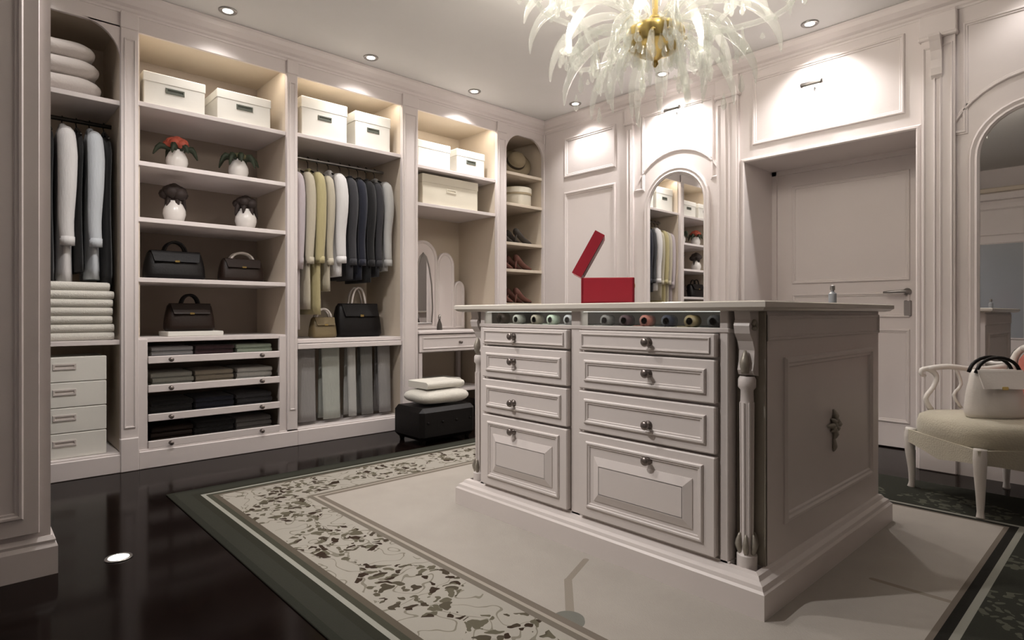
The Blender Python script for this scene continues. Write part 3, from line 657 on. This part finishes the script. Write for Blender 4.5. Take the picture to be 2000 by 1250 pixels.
# ------------------------------------------------------------------ bags
def bag(name, cx, cy, z, w, d, h, m, label, group=None, handle='leather', hh=.10, hw=.42, nh=2, rz=0, round_=.5, clasp='brass', taper=.86):
    t = thing(name, label, 'handbag', (cx, cy, z), rz, group)
    n = 28; rings = []
    for k in range(11):
        f_ = k/10; bul = 1+.05*sin(pi*f_); sw = (1-(1-taper)*f_)*bul; sd = (1-.55*f_**1.5)
        e = .03*h
        if k == 0: sw *= .93; sd *= .85
        if k == 10: sw *= .95; sd *= .5
        ring = []
        for j in range(n):
            a = 2*pi*j/n; ca, sa = cos(a), sin(a)
            ring.append((w/2*sw*abs(ca)**round_*(1 if ca > 0 else -1), d/2*sd*abs(sa)**round_*(1 if sa > 0 else -1), h*f_))
        rings.append(ring)
    MB().loft(rings).build('body', m, t, True, True)
    for k in range(nh):
        yy = (-1 if k == 0 else 1)*d*.16
        pts = [(-w*hw/2*cos(pi*i/12)*(1.0 if 0 < i < 12 else 1.05), yy, h*.93+hh*sin(pi*i/12)) for i in range(13)]
        MB().tube(pts, .0085, 8).build('handle', handle, t, True, True)
    fl = MB(); fl.loft([[(-w*.40, -d*.27, h*.97), (w*.40, -d*.27, h*.97), (w*.40, -d*.24, h*1.0), (-w*.40, -d*.24, h*1.0)], [(-w*.36, -d*.47, h*.62), (w*.36, -d*.47, h*.62), (w*.36, -d*.40, h*.62), (-w*.36, -d*.40, h*.62)]])
    fo = fl.build('flap', m, t, False, True)
    MB().box(-.015, .015, -d*.485, -d*.44, h*.60, h*.67, .003).build('clasp', clasp, fo, False, True)
    return t
BG = 'handbags on the shelves under the vases'
bag('handbag', 1.035, 4.42, 1.17, .36, .17, .19, 'leather', 'wide black leather handbag with two arched handles beside a brown bag', BG, hh=.075, hw=.36)
bag('handbag', 1.46, 4.42, 1.17, .30, .15, .165, 'leatherbr', 'dark brown leather handbag with pale handles on the same shelf as the wide black bag', BG, handle='pale', hh=.055, hw=.5)
bag('handbag', 1.125, 4.42, .832, .30, .16, .185, 'leatherbr', 'dark brown handbag standing on a white box above the trays', BG, hh=.07, hw=.35)
b = MB((1.13, 4.41, .80)); b.box(.965, 1.30, 4.28, 4.53, .80, .832, .004); b.box(.970, 1.295, 4.285, 4.525, .812, .815); tag(b.build('flat_box', 'box'), 'flat white box under the dark brown handbag', 'box')
bag('handbag', 2.385, 4.46, .76, .40, .20, .27, 'leather', 'large black handbag with pale handles under the dark suits', handle='pale', hh=.15, hw=.30)
bag('handbag', 2.07, 4.42, .76, .20, .15, .16, 'leatherol', 'small olive handbag with pale handles under the white shirt', handle='pale', hh=.075, hw=.6)

# ------------------------------------------------------------------ vases with flowers
def vase(cx, cy, z, r, h, label, fm, lm, spread, fh, leaves=6, dome=False, seed=1):
    rnd = random.Random(seed); t = thing('vase', label, 'vase', (cx, cy, z), group='vases on the shelves over the handbags')
    MB().lathe([(r*.55, 0), (r*.8, h*.10), (r, h*.42), (r*.96, h*.62), (r*.72, h*.86), (r*.58, h*.94), (r*.64, h), (r*.5, h), (r*.45, h*.9)], (cx, cy, z), 22).build('pot', 'ceramic', t, True)
    for k in range(leaves):
        a = 2*pi*k/leaves+rnd.uniform(-.2, .2); l = spread*rnd.uniform(.85, 1.1)
        p = [(cx+.3*r*cos(a), cy+.3*r*sin(a), z+h*.95), (cx+l*.7*cos(a), cy+l*.55*sin(a), z+h*1.12), (cx+l*cos(a), cy+l*.7*sin(a), z+h*rnd.uniform(.55, .85))]
        MB().tube(p, [.010, .022, .004], 6).build('leaf', lm, t, True)
    for k in range(12):
        a = k*2.4; q = sqrt(k/12); s_ = fh*.34
        c_ = (cx+q*r*.85*cos(a), cy+q*r*.8*sin(a), z+h+fh*(.62 if dome else .55)*(1-.6*q*q)+.0)
        MB().lathe([(s_*.2, -s_*.8), (s_*.8, -s_*.5), (s_, 0), (s_*.8, s_*.5), (s_*.25, s_*.85)], c_, 8).build('bloom', fm, t, True)
    MB().lathe([(r*.4, h*.85), (r*.62, h+fh*.1), (r*.7, h+fh*.35), (r*.3, h+fh*.55)], (cx, cy, z), 12).build('foliage', lm, t, True)
vase(1.045, 4.40, 1.885, .066, .145, 'white pot of red flowers beside the green-leaved pot', 'redfl', 'leaf', .125, .11, 6, seed=3)
vase(1.435, 4.40, 1.885, .066, .150, 'white pot with dark green leaves beside the red flowers', 'greenfl', 'leaf', .135, .06, 8, seed=5)
vase(1.03, 4.40, 1.54, .068, .150, 'round white vase with a tall dark dried bunch under the red flowers', 'darkfl', 'darkfl', .06, .13, 5, True, seed=8)
vase(1.485, 4.40, 1.54, .072, .150, 'round white vase with a dark dried bunch under the green-leaved pot', 'darkfl', 'darkfl', .085, .11, 6, True, seed=9)

# ------------------------------------------------------------------ storage boxes
def sbox(cx, cy, z, w, d, h, label, group, m='box', slot='slot', lid=True, handle=True):
    t = thing('storage_box', label, 'box', (cx, cy, z), group=group)
    MB().box(cx-w/2+.004, cx+w/2-.004, cy-d/2+.004, cy+d/2-.004, z, z+h-.003, .004).build('body', m, t)
    if lid: MB().box(cx-w/2, cx+w/2, cy-d/2, cy+d/2, z+h*.72, z+h, .004).build('lid', m, t)
    if handle:
        hz = z+h*(.60 if not lid else .55); yy = cy-d/2+.004
        hm = MB(); hm.sweep(rect(cx-.055, cx+.055, hz-.018, hz+.018), [(0, 0), (.002, .006), (.010, .006), (.012, 0)], YX(yy)); hm.box(cx-.045, cx+.045, yy-.001, yy+.001, hz-.01, hz+.01); hm.build('handle', slot, t)
GB = 'white lidded boxes on the top shelves'
sbox(1.005, 4.42, 2.25, .36, .30, .215, 'wide white lidded box over the red flowers', GB)
sbox(1.435, 4.42, 2.25, .36, .30, .215, 'wide white lidded box over the green-leaved pot', GB)
sbox(2.02, 4.42, 2.26, .37, .30, .30, 'tall white lidded box over the khaki coats', GB)
sbox(2.43, 4.42, 2.26, .32, .30, .29, 'tall white lidded box over the dark suits', GB)
sbox(3.03, 4.42, 2.21, .35, .30, .23, 'small white lidded box beside another on the shelf over the cream box', GB, handle=False)
sbox(3.44, 4.42, 2.21, .33, .30, .23, 'small white lidded box with a dark handle over the cream box', GB)
sbox(3.205, 4.42, 1.89, .62, .32, .265, 'large cream lidded box under two small white boxes', GB, 'boxcream', 'boxcream')
for k in range(4):
    sbox(.43, 4.40, PT+k*.146, .41, .34, .146, 'white drawer box in the stack under the towel shelf, %s' % ('lowest of four', 'second from the floor', 'third from the floor', 'topmost of four')[k], 'white drawer boxes under the towels', slot='pale', lid=False)

# towels and pillows in the first bay
for k in range(3):
    folded('folded_towel', .49, 4.42, .79+k*.098, .35, .36, .098, 'towel', 'white folded towel on the shelf under the shirts, %s of three' % ('lowest', 'middle', 'topmost')[k], 'towel', 'folded towels', 2)
folded('folded_towel', .49, 4.42, .79+3*.098, .33, .34, .05, 'towel', 'thin white folded towel on top of the three thick towels', 'towel', 'folded towels', 1)
def pillow(cx, cy, z, w, d, h, label, m='pillow', name='pillow', cat='pillow', group=None, rz=0):
    n, K = 28, 12; rings = []
    for k in range(K+1):
        v = -pi/2+pi*k/K; cz = sin(v); rr = max(.02, cos(v))**.55; ring = []
        for j in range(n):
            a = 2*pi*j/n; ca, sa = cos(a), sin(a); corner = 1+.08*abs(sin(2*a))
            ring.append((w/2*rr*corner*abs(ca)**.6*(1 if ca > 0 else -1), d/2*rr*corner*abs(sa)**.6*(1 if sa > 0 else -1), h/2+h/2*cz*(1-.10*abs(cos(a*1.5)))))
        rings.append(ring)
    b = MB(); b.loft(rings); o = b.build(name, m, None, True, True); o.location = (cx, cy, z); o.rotation_euler = (0, 0, rz); return tag(o, label, cat, group)
for k, (z, h, w) in enumerate(((2.225, .125, .44), (2.335, .12, .42), (2.44, .11, .38))):
    pillow(.40, 4.45, z, w, .34, h+.012, ('lowest', 'middle', 'topmost')[k]+' white pillow piled over the hanging shirts', group='pillows on the top shelf')

# ------------------------------------------------------------------ dressing table in the fourth bay
x0, x1 = 2.803, 3.689
dk = thing('dressing_table', 'white dressing table with one drawer under the arched dressing mirror', 'table', (3.25, 4.46, 0))
MB().box(x0+.003, x1-.003, YC-.02, YB-.025, .775, .80, .004).build('tabletop', 'paint', dk)
MB().box(x0+.02, x1-.02, YC+.02, YB-.03, .615, .775).build('drawer_case', 'paint', dk)
d = MB().box(x0+.02, x1-.02, YC-.004, YC+.02, .62, .768, .003).build('drawer', 'paint', dk)
MB().sweep(rect(x0+.05, x1-.05, .645, .745), scaled(MOULD, .5, .5), YX(YC-.004)).build('moulding', 'paint', d)
MB().lathe([(.013, 0), (.006, .006), (.006, .016), (.014, .022), (.012, .030), (.003, .032)], (3.25, YC-.004, .695), 12, '-y').build('knob', 'knob', d, True)
for xa in (x0+.02, x1-.06):
    MB().box(xa, xa+.04, YC+.01, YC+.05, 0, .615, .004).build('leg', 'paint', dk); MB().box(xa, xa+.04, YB-.08, YB-.04, 0, .615, .004).build('leg', 'paint', dk)
MB().box(x0+.02, x1-.02, YC+.10, YB-.04, .24, .265, .003).build('footshelf', 'paint', dk)
# arched three-sided mirror
dm = thing('dressing_mirror', 'white arched three-panel dressing mirror on the dressing table', 'mirror', (3.30, 4.60, .80))
def arch2(xc, hw, z0, zs, ry, n=14): return [(xc-hw, z0), (xc+hw, z0), (xc+hw, zs)]+[(xc+hw*cos(pi*i/n), zs+ry*sin(pi*i/n)) for i in range(1, n)]+[(xc-hw, zs)]
for xc, hw, zt, nm, yo in ((3.13, .16, 1.45, 'centre_panel', 0), (3.395, .10, 1.40, 'side_panel', .01), (3.565, .065, 1.18, 'side_panel', .02)):
    p = arch2(xc, hw, .802, zt, hw*1.1 if hw > .12 else hw*1.3)
    po = MB().loft([[(a, 4.60+yo, b) for a, b in p], [(a, 4.625+yo, b) for a, b in p]]).build(nm, 'paint', dm)
    MB().sweep(p, [(0, 0), (0, .010), (.012, .016), (.024, .008), (.028, 0)], YX(4.60+yo)).build('frame_moulding', 'paint', po)
    if nm == 'centre_panel':
        q = [(3.045, .86), (3.225, .86), (3.235, 1.0), (3.225, 1.22), (3.195, 1.38), (3.165, 1.47), (3.135, 1.50), (3.105, 1.47), (3.075, 1.38), (3.045, 1.22), (3.035, 1.0)]
        MB().loft([[(a, 4.594, b) for a, b in q], [(a, 4.602, b) for a, b in q]]).build('mirror_glass', 'mirror', po)
        MB().sweep(q, [(.006, 0), (.006, .008), (-.002, .012), (-.010, .006), (-.012, 0)], YX(4.60)).build('mirror_bezel', 'chrome', po)
# small dark figure-shaped bottle in front of the dressing mirror
bt = thing('scent_bottle', 'small dark scent bottle in front of the dressing mirror', 'bottle', (3.19, 4.42, .80))
MB().lathe([(.024, 0), (.026, .01), (.022, .05), (.010, .085), (.008, .10)], (3.19, 4.42, .80), 14).build('bottle_body', 'shoegrey', bt, 'auto'); MB().lathe([(.012, .10), (.014, .11), (.010, .13), (.003, .14)], (3.19, 4.42, .80), 10).build('stopper', 'chrome', bt, True)
folded('folded_blanket', 3.16, 4.45, .265, .40, .26, .10, 'towel', 'white folded blanket on the foot shelf of the dressing table', 'blanket', None, 2)
# stool before the dressing table
sx, sy = 2.64, 3.72
so = thing('ottoman', 'black upholstered ottoman with a white fluffy cushion in front of the dressing table', 'stool', (sx, sy, 0))
b = MB(); b.box(sx-.25, sx+.25, sy-.19, sy+.19, .03, .265, .03); b.build('upholstered_body', 'leather', so)
for ax in (-1, 1):
    for ay in (-1, 1): MB().lathe([(.015, 0), (.022, .03), (.022, .04)], (sx+ax*.20, sy+ay*.14, 0), 10).build('foot', 'darkmetal', so, True)
for k in range(4):
    xx = sx-.19+k*.127; MB().lathe([(.010, 0), (.008, .006), (.002, .008)], (xx, sy-.19, .16), 8, '-y').build('button', 'leather', so, True)
pillow(sx+.03, sy+.02, .266, .44, .34, .12, 'white fluffy cushion lying on the black ottoman', 'towel', 'cushion', 'cushion')
folded('folded_throw', sx+.04, sy+.03, .386, .34, .26, .055, 'towel', 'white folded throw on the cushion of the black ottoman', 'blanket', None, 1)

# ------------------------------------------------------------------ corner bay: hats, baskets, shoes
ht = thing('straw_hat', 'straw hat with a dark band leaning in the arched corner bay', 'hat', (4.06, 4.42, 2.32))
hb = MB(); hb.lathe([(.17, 0), (.172, .004), (.11, .010), (.095, .015), (.090, .07), (.070, .10), (.02, .108)], (0, 0, 0), 26); h1 = hb.build('crown_and_brim', 'hat', ht, True, True)
h2 = MB().lathe([(.0965, .014), (.098, .016), (.0945, .040), (.093, .042)], (0, 0, 0), 26).build('band', 'hatband', ht, True, True)
ht.rotation_euler = (R(62), 0, R(-20)); ht.location = (4.13, 4.42, 2.475)
def basket(cx, cy, z, label, r=.10, h=.15):
    t = thing('hat_box', label, 'box', (cx, cy, z))
    MB().lathe([(r*.95, 0), (r, .01), (r, h*.75), (r*.9, h*.75)], (cx, cy, z), 26).build('body', 'boxcream', t, 'auto'); MB().lathe([(r*1.04, h*.62), (r*1.04, h*.97), (r*.98, h), (.01, h)], (cx, cy, z), 26).build('lid', 'boxcream', t, 'auto')
    MB().lathe([(r*1.045, h*.60), (r*1.05, h*.61), (r*1.05, h*.70), (r*1.045, h*.71)], (cx, cy, z), 26).build('ribbon', 'hat', t, True)
basket(4.13, 4.40, 2.02, 'round cream hat box on the shelf under the straw hat', .15, .19)
def pump_meshes():
    # side profile of a heeled pump: length 0.24 along -y (toe forward), heel 0.085
    K = 12; rings = []; n = 14
    for k in range(K+1):
        f_ = k/K; y = -.12+.24*f_           # f_=0 toe, 1 heel
        lift = .004+.082*max(0, min(1, (f_-.32)/.58))**1.25
        wdt = .010+.030*sin(pi*min(1, f_*1.15+.05))**.8 if f_ < .55 else .040-.010*(f_-.55)/.45
        top = .020+.030*min(1, f_*3)+(.018 if f_ > .6 else 0)*min(1, (f_-.6)*4)
        if k == 0: wdt = .006; top = .010
        rings.append([(wdt*cos(2*pi*j/n), y, lift+top*.5+top*.5*sin(2*pi*j/n)) for j in range(n)])
    up = MB().loft(rings)
    heel = MB().loft([[(.016*cos(a), .105+.014*sin(a), .095) for a in (i*pi/4 for i in range(8))], [(.009*cos(a), .112+.008*sin(a), .045) for a in (i*pi/4 for i in range(8))], [(.006*cos(a), .114+.006*sin(a), 0) for a in (i*pi/4 for i in range(8))]])
    mo = MB().loft([[(.026*abs(cos(a))**.7*(1 if cos(a) > 0 else -1), .03+.075*sin(a), .060-.0*a) for a in (i*pi/6 for i in range(12))], [(.024*cos(a), .03+.070*sin(a), .064) for a in (i*pi/6 for i in range(12))]])
    sole = MB().loft([[(.030*cos(a), -.055+.060*sin(a), 0) for a in (i*pi/6 for i in range(12))], [(.033*cos(a), -.055+.064*sin(a), .007) for a in (i*pi/6 for i in range(12))]])
    return up, heel, sole
def pump(m, label, loc, rz, group):
    t = thing('court_shoe', label, 'shoe', loc, rz, group); up, he, so_ = pump_meshes()
    up.build('upper', m, t, True, True); he.build('heel', m, t, True, True); so_.build('sole', 'leather', t, True, True)
    return t
SH = [(1.64, 'shoegrey', 'dark grey suede court shoe on a corner shelf'), (1.38, 'shoered', 'brown-red suede court shoe under the grey shoes'), (1.05, 'shoered', 'brown-red suede court shoe, lower red shelf')]
for z, m, l in SH:
    first = pump(m, l, (3.90, 4.32, z), R(100), l.replace('court shoe', 'court shoes'))
    first['label'] = l+', front pair, by the dressing bay'
    for x, y, a_, w in ((4.14, 4.31, 94, 'front pair, by the corner'), (3.90, 4.47, 98, 'rear pair, by the dressing bay'), (4.16, 4.46, 96, 'rear pair, by the corner')):
        c_ = copy_tree(first, None, (x, y, z), R(a_)); c_['label'] = l+', '+w

# ------------------------------------------------------------------ tall cabinet beside the camera
fc = thing('tall_cabinet', 'tall white panelled cabinet standing in front of the shirt bay', 'cabinet', (-.38, 3.05, 0))
CX0, CX1, CY0, CY1 = -1.0, .238, 2.745, 3.40
MB().box(CX0, CX1, CY0, CY1, .0, 2.80).build('body', 'paint', fc)
MB().sweep([(CX0, CY1), (CX1, CY1), (CX1, CY0), (CX0, CY0)], [(0, 0), (.020, 0), (.020, .10), (.012, .115), (.014, .125), (.004, .14), (0, .14)], lambda a, b, h: (a, b, h)).build('plinth', 'paint', fc)
for xa, xb in ((-.96, -.43), (-.37, .205)):
    dd = MB().box(xa, xb, CY0-.02, CY0, .16, 2.70, .003).build('door', 'paint', fc)
    MB().sweep(rect(xa+.045, xb-.045, .22, 2.62), scaled(MOULD, .9, .8), YX(CY0-.02)).build('moulding', 'paint', dd)
    MB().lathe([(.012, 0), (.006, .006), (.006, .02), (.014, .028), (.010, .036)], (-.46 if xa < -.5 else -.34, CY0-.02, 1.05), 12, '-y').build('knob', 'knob', dd, True)
# wardrobe on the wall behind the camera, seen in the arched mirror
wr = thing('glazed_wardrobe', 'white wardrobe with grey glass doors and cornice, seen in the arched mirror', 'wardrobe', (-1.25, 1.0, 0))
MB().box(-1.44, -1.12, -.4, 2.4, 0, 2.45).build('body', 'paint', wr)
MB().box(-1.44, -1.08, -.44, 2.44, 2.40, 2.50, .01).build('cornice', 'paint', wr); MB().box(-1.44, -1.05, -.47, 2.47, 2.50, 2.56, .01).build('cornice_top', 'cream', wr)
for k in range(4):
    ya = -.36+k*.69; dd = MB().box(-1.12, -1.095, ya, ya+.66, .10, 2.36, .003).build('door', 'paint', wr)
    MB().box(-1.096, -1.088, ya+.09, ya+.57, .64, 1.84).build('pane', 'greyglass', dd); fnx = lambda a, b, h: (-1.095+h, a, b)
    MB().sweep(rect(ya+.07, ya+.59, .62, 1.86), scaled(MOULD, .8), fnx).build('moulding', 'paint', dd)
    MB().sweep(rect(ya+.07, ya+.59, 1.95, 2.30), scaled(MOULD, .8), fnx).build('moulding', 'paint', dd)

# ------------------------------------------------------------------ armchair with a white handbag, before the second mirror
ac = thing('armchair', 'white carved open armchair with a beige seat in front of the arched mirror', 'chair', (3.80, .545, .005), R(135))
# local frame: +x front, y left/right ; seat half 0.27 ; rotated so the front looks at the wardrobe corner
H_ = .272
se = MB(); rings = []
n = 32
for z, k in ((.30, .97), (.315, 1.0), (.37, 1.0), (.405, .97), (.425, .86), (.435, .55), (.437, .1)):
    rings.append([((H_*k)*abs(cos(a))**.45*(1 if cos(a) > 0 else -1), (H_*k)*abs(sin(a))**.45*(1 if sin(a) > 0 else -1), z) for a in (2*pi*j/n for j in range(n))])
se.loft(rings); se.build('seat', 'seat', ac, True, True)
# scalloped apron
ap = MB()
for sgx, sgy, along in ((1, 0, 'y'), (-1, 0, 'y'), (0, 1, 'x'), (0, -1, 'x')):
    K = 16; t0 = []; 
    for i in range(K+1):
        u = -H_+2*H_*i/K; dip = .300-.055-.035*abs(sin(pi*i/K*2))**.6*(1 if i not in (0, K) else 0)
        dip = .295-.045-.040*(1-abs(cos(pi*i/K*1)))**.7
        t0.append((u, dip))
    for i in range(K):
        (u0, d0), (u1, d1) = t0[i], t0[i+1]
        for o0, o1 in (((.262), (.276)),):
            def P(u, z, o): return (sgx*o, u, z) if along == 'y' else (u, sgy*o, z)
            vs = [P(u0, d0, o0), P(u1, d1, o0), P(u1, .315, o0), P(u0, .315, o0), P(u0, d0, o1), P(u1, d1, o1), P(u1, .315, o1), P(u0, .315, o1)]
            ap.add(vs, [(0, 1, 2, 3), (7, 6, 5, 4), (0, 4, 5, 1), (3, 2, 6, 7), (0, 3, 7, 4), (1, 5, 6, 2)])
ap.build('apron', 'seat', ac, False, True)
for sx_ in (-1, 1):
    for sy_ in (-1, 1):
        q = .252
        MB().tube([(sx_*q, sy_*q, .32), (sx_*(q+.004), sy_*(q+.004), .27), (sx_*(q+.004), sy_*(q+.004), .20), (sx_*(q-.002), sy_*(q-.002), .10), (sx_*(q-.002), sy_*(q-.002), .03), (sx_*(q+.001), sy_*(q+.001), .0)], [.026, .028, .024, .018, .014, .018], 12).build('leg', 'leatherwh', ac, True, True)
for sy_ in (-1, 1):
    y = sy_*.262; sb = .17 if sy_ > 0 else 0      # the arm on the open side is shorter
    ar = MB(); ar.tube([(.14-sb, y, .42), (.17-sb, y, .48), (.13-sb, y, .54), (.11-sb, y, .60), (.15-sb, y, .64), (.19-sb, y, .635), (.19-sb, y, .61), (.17-sb, y, .605)], [.015, .013, .012, .013, .015, .013, .010, .008], 10)
    ar.tube([(.16-sb, y, .642), (.05-sb*.6, y, .655), (-.10-sb*.3, y, .64), (-.25, y, .655)], [.015, .015, .014, .016], 10); ar.build('arm', 'leatherwh', ac, True, True)
    MB().tube([(-.02-sb*.8, y, .43), (.02-sb*.8, y, .50), (-.02-sb*.8, y, .56), (.01-sb*.8, y, .645)], .008, 8).build('arm_scroll', 'leatherwh', ac, True, True)
    MB().tube([(-.255, sy_*.235, .30), (-.265, sy_*.24, .52), (-.28, sy_*.235, .70), (-.29, sy_*.19, .76)], [.022, .020, .018, .016], 10).build('back_post', 'leatherwh', ac, True, True)
MB().tube([(-.29, -.19, .757), (-.295, -.10, .785), (-.295, 0, .795), (-.295, .10, .785), (-.29, .19, .757)], .018, 10).build('crest_rail', 'leatherwh', ac, True, True)
rings = []
for z, k in ((.45, .80), (.47, .95), (.54, 1.08), (.62, 1.1), (.70, 1.05), (.745, .85), (.765, .5)):
    xo = -.262-.055*(z-.45)/.5
    rings.append([(xo+.030*sin(a)*k**.5, .205*k*cos(a), z) for a in (2*pi*j/18 for j in range(18))])
MB().loft(rings).build('back_cushion', 'pink', ac, True, True)
bag('handbag', 3.725, .535, .440, .27, .15, .235, 'leatherwh', 'rounded white leather handbag with a black handle on the armchair seat', None, handle='leather', hh=.075, hw=.75, nh=2, rz=R(-45), round_=.85, taper=.80)

# ------------------------------------------------------------------ picture lamps on the wall
for i, (y, z, n) in enumerate(((1.58, 2.50, 'small grey picture lamp on the panel above the door'), (2.66, 2.60, 'small grey picture lamp above the arched mirror near the wardrobe corner'))):
    t = thing('picture_lamp', n, 'lamp', (WX, y, z))
    MB().lathe([(.022, 0), (.022, .006), (.008, .010)], (WX, y, z), 14, '-x').build('wall_plate', 'chrome', t, 'auto')
    MB().tube([(WX-.005, y, z), (WX-.05, y, z+.02), (WX-.10, y, z+.015)], .006, 8).build('arm', 'chrome', t, True)
    MB().tube([(WX-.10, y-.065, z+.01), (WX-.10, y-.06, z+.01), (WX-.10, y+.06, z+.01), (WX-.10, y+.065, z+.01)], [.010, .018, .018, .010], 12).build('shade', 'chrome', t, True)
    MB().box(WX-.108, WX-.085, y-.055, y+.055, z-.012, z-.006).build('lamp_tube', 'lens', t)
    light('picture_lamp_glow', 'AREA', (-.085, 0, -.025), 1.6, NEUT, t, .10, sy=.02, rot=(0, R(-28), 0))

# ------------------------------------------------------------------ chandelier
hx, hy_, hz_ = 2.40, 1.600, 2.225
ch = thing('chandelier', 'large crystal chandelier with a brass hub over the island', 'chandelier', (hx, hy_, CEIL))
MB().lathe([(.07, 2.87), (.075, 2.86), (.06, 2.845), (.02, 2.835), (.012, 2.82), (.012, 2.60), (.022, 2.58), (.030, 2.54), (.022, 2.50), (.014, 2.48), (.014, 2.36), (.030, 2.345), (.035, 2.33)], (hx, hy_, 0), 18).build('stem', 'brass', ch, True)
hub = MB().lathe([(.02, hz_+.09), (.10, hz_+.075), (.132, hz_+.055), (.138, hz_+.035), (.132, hz_+.02), (.134, hz_-.005), (.120, hz_-.025), (.085, hz_-.045), (.055, hz_-.052), (.03, hz_-.07), (.012, hz_-.085), (.016, hz_-.10), (.004, hz_-.115)], (hx, hy_, 0), 32).build('hub', 'brass', ch, 'auto')
for k in range(12):
    a = 2*pi*k/12; MB().lathe([(.004, -.008), (.012, 0), (.004, .008)], (hx+.138*cos(a), hy_+.138*sin(a), hz_+.005), 8).build('stud', 'brass', hub, True)
# crystal drop shared by all pendants
def drop_mesh(name, l, w):
    b = MB(); b.lathe([(.001, 0), (w*.35, -l*.12), (w*.55, -l*.35), (w, -l*.70), (w*.7, -l*.9), (.001, -l)], (0, 0, 0), 6)
    me = bpy.data.meshes.new(name); me.from_pydata(b.v, [], b.f); me.materials.append(M['crystal']); return me
DR = drop_mesh('crystal_drop', .085, .014); DR2 = drop_mesh('crystal_drop_long', .15, .017); BD = drop_mesh('crystal_bead', .028, .012)
def hang(me, x, y, z, parent=ch):
    o = bpy.data.objects.new('crystal_drop' if me is not BD else 'crystal_bead', me); COL.objects.link(o); o.parent = parent; o.location = Vector((x, y, z))-Vector((hx, hy_, CEIL)); o.rotation_euler = (0, 0, random.uniform(0, 6))
NA = 10
for k in range(NA):
    a = 2*pi*k/NA+.18; ca, sa = cos(a), sin(a)
    def pt(r, z): return (hx+r*ca, hy_+r*sa, z)
    rad = .62 if k % 2 == 0 else .46; up = 0 if k % 2 == 0 else .12
    MB().tube([pt(.10, 2.315), pt(.18, 2.26), pt(.28, 2.235), pt(rad-.10, 2.27+up), pt(rad-.02, 2.34+up), pt(rad, 2.39+up)], [.012, .013, .013, .012, .010, .012], 10).build('arm', 'crystal', ch, True)
    c3 = pt(rad, 2.39+up)
    MB().lathe([(.010, 0), (.030, .006), (.052, .018), (.056, .022), (.050, .024), (.026, .016), (.012, .014)], c3, 18).build('drip_pan', 'crystal', ch, True)
    MB().lathe([(.013, .016), (.014, .02), (.014, .085), (.008, .09)], c3, 12).build('candle_sleeve', 'frost', ch, 'auto')
    MB().lathe([(.008, .088), (.015, .11), (.016, .125), (.008, .16), (.001, .178)], c3, 12).build('bulb', 'bulb', ch, True)
    # upward glass leaf
    MB().tube([pt(.08, 2.36), pt(.20, 2.50), pt(.36, 2.60), pt(.52, 2.585), pt(.62, 2.50), pt(.65, 2.42)], [.005, .018, .027, .027, .018, .003], 6).build('glass_leaf', 'crystal', ch, True)
    # drooping glass leaf under the hub
    MB().tube([pt(.13, 2.28), pt(.26, 2.26), pt(.37, 2.18), pt(.43, 2.07), pt(.44, 1.98)], [.005, .018, .024, .016, .003], 6).build('glass_leaf', 'crystal', ch, True)
    for j in range(6):
        b_ = 2*pi*j/6; hang(DR, c3[0]+.052*cos(b_), c3[1]+.052*sin(b_), c3[2]+.016)
    # bead swag from arm to hub
    for j in range(1, 8):
        f_ = j/8; r = .13+(rad-.17)*f_; hang(BD, *pt(r, 2.26+.10*f_*f_-.16*sin(pi*f_)))
    hang(DR2, *pt(rad*.62, 2.245)); hang(DR2, *pt(.30, 2.225)); hang(DR, *pt(.20, 2.24)); hang(DR, *pt(.38, 2.03))
    def pq(r, z, o=pi/NA): return (hx+r*cos(a+o), hy_+r*sin(a+o), z)
    MB().tube([pq(.11, 2.24), pq(.17, 2.20), pq(.22, 2.11), pq(.23, 2.02), pq(.22, 1.94)], [.005, .014, .020, .014, .003], 6).build('glass_leaf', 'crystal', ch, True)
    MB().tube([pq(.10, 2.34), pq(.22, 2.42), pq(.38, 2.43), pq(.52, 2.36), pq(.58, 2.26), pq(.59, 2.18)], [.005, .017, .025, .024, .015, .003], 6).build('glass_leaf', 'crystal', ch, True)
    if k % 2 == 0: light('chandelier_lamp', 'POINT', Vector(pt(rad, 2.585+up))-Vector((hx, hy_, CEIL)), P_CHAND/5, WARM, ch, .03)
for ring_r, z, n_ in ((.125, 2.225, 16), (.09, 2.205, 12)):
    for j in range(n_): a = 2*pi*j/n_; hang(DR, hx+ring_r*cos(a), hy_+ring_r*sin(a), z)
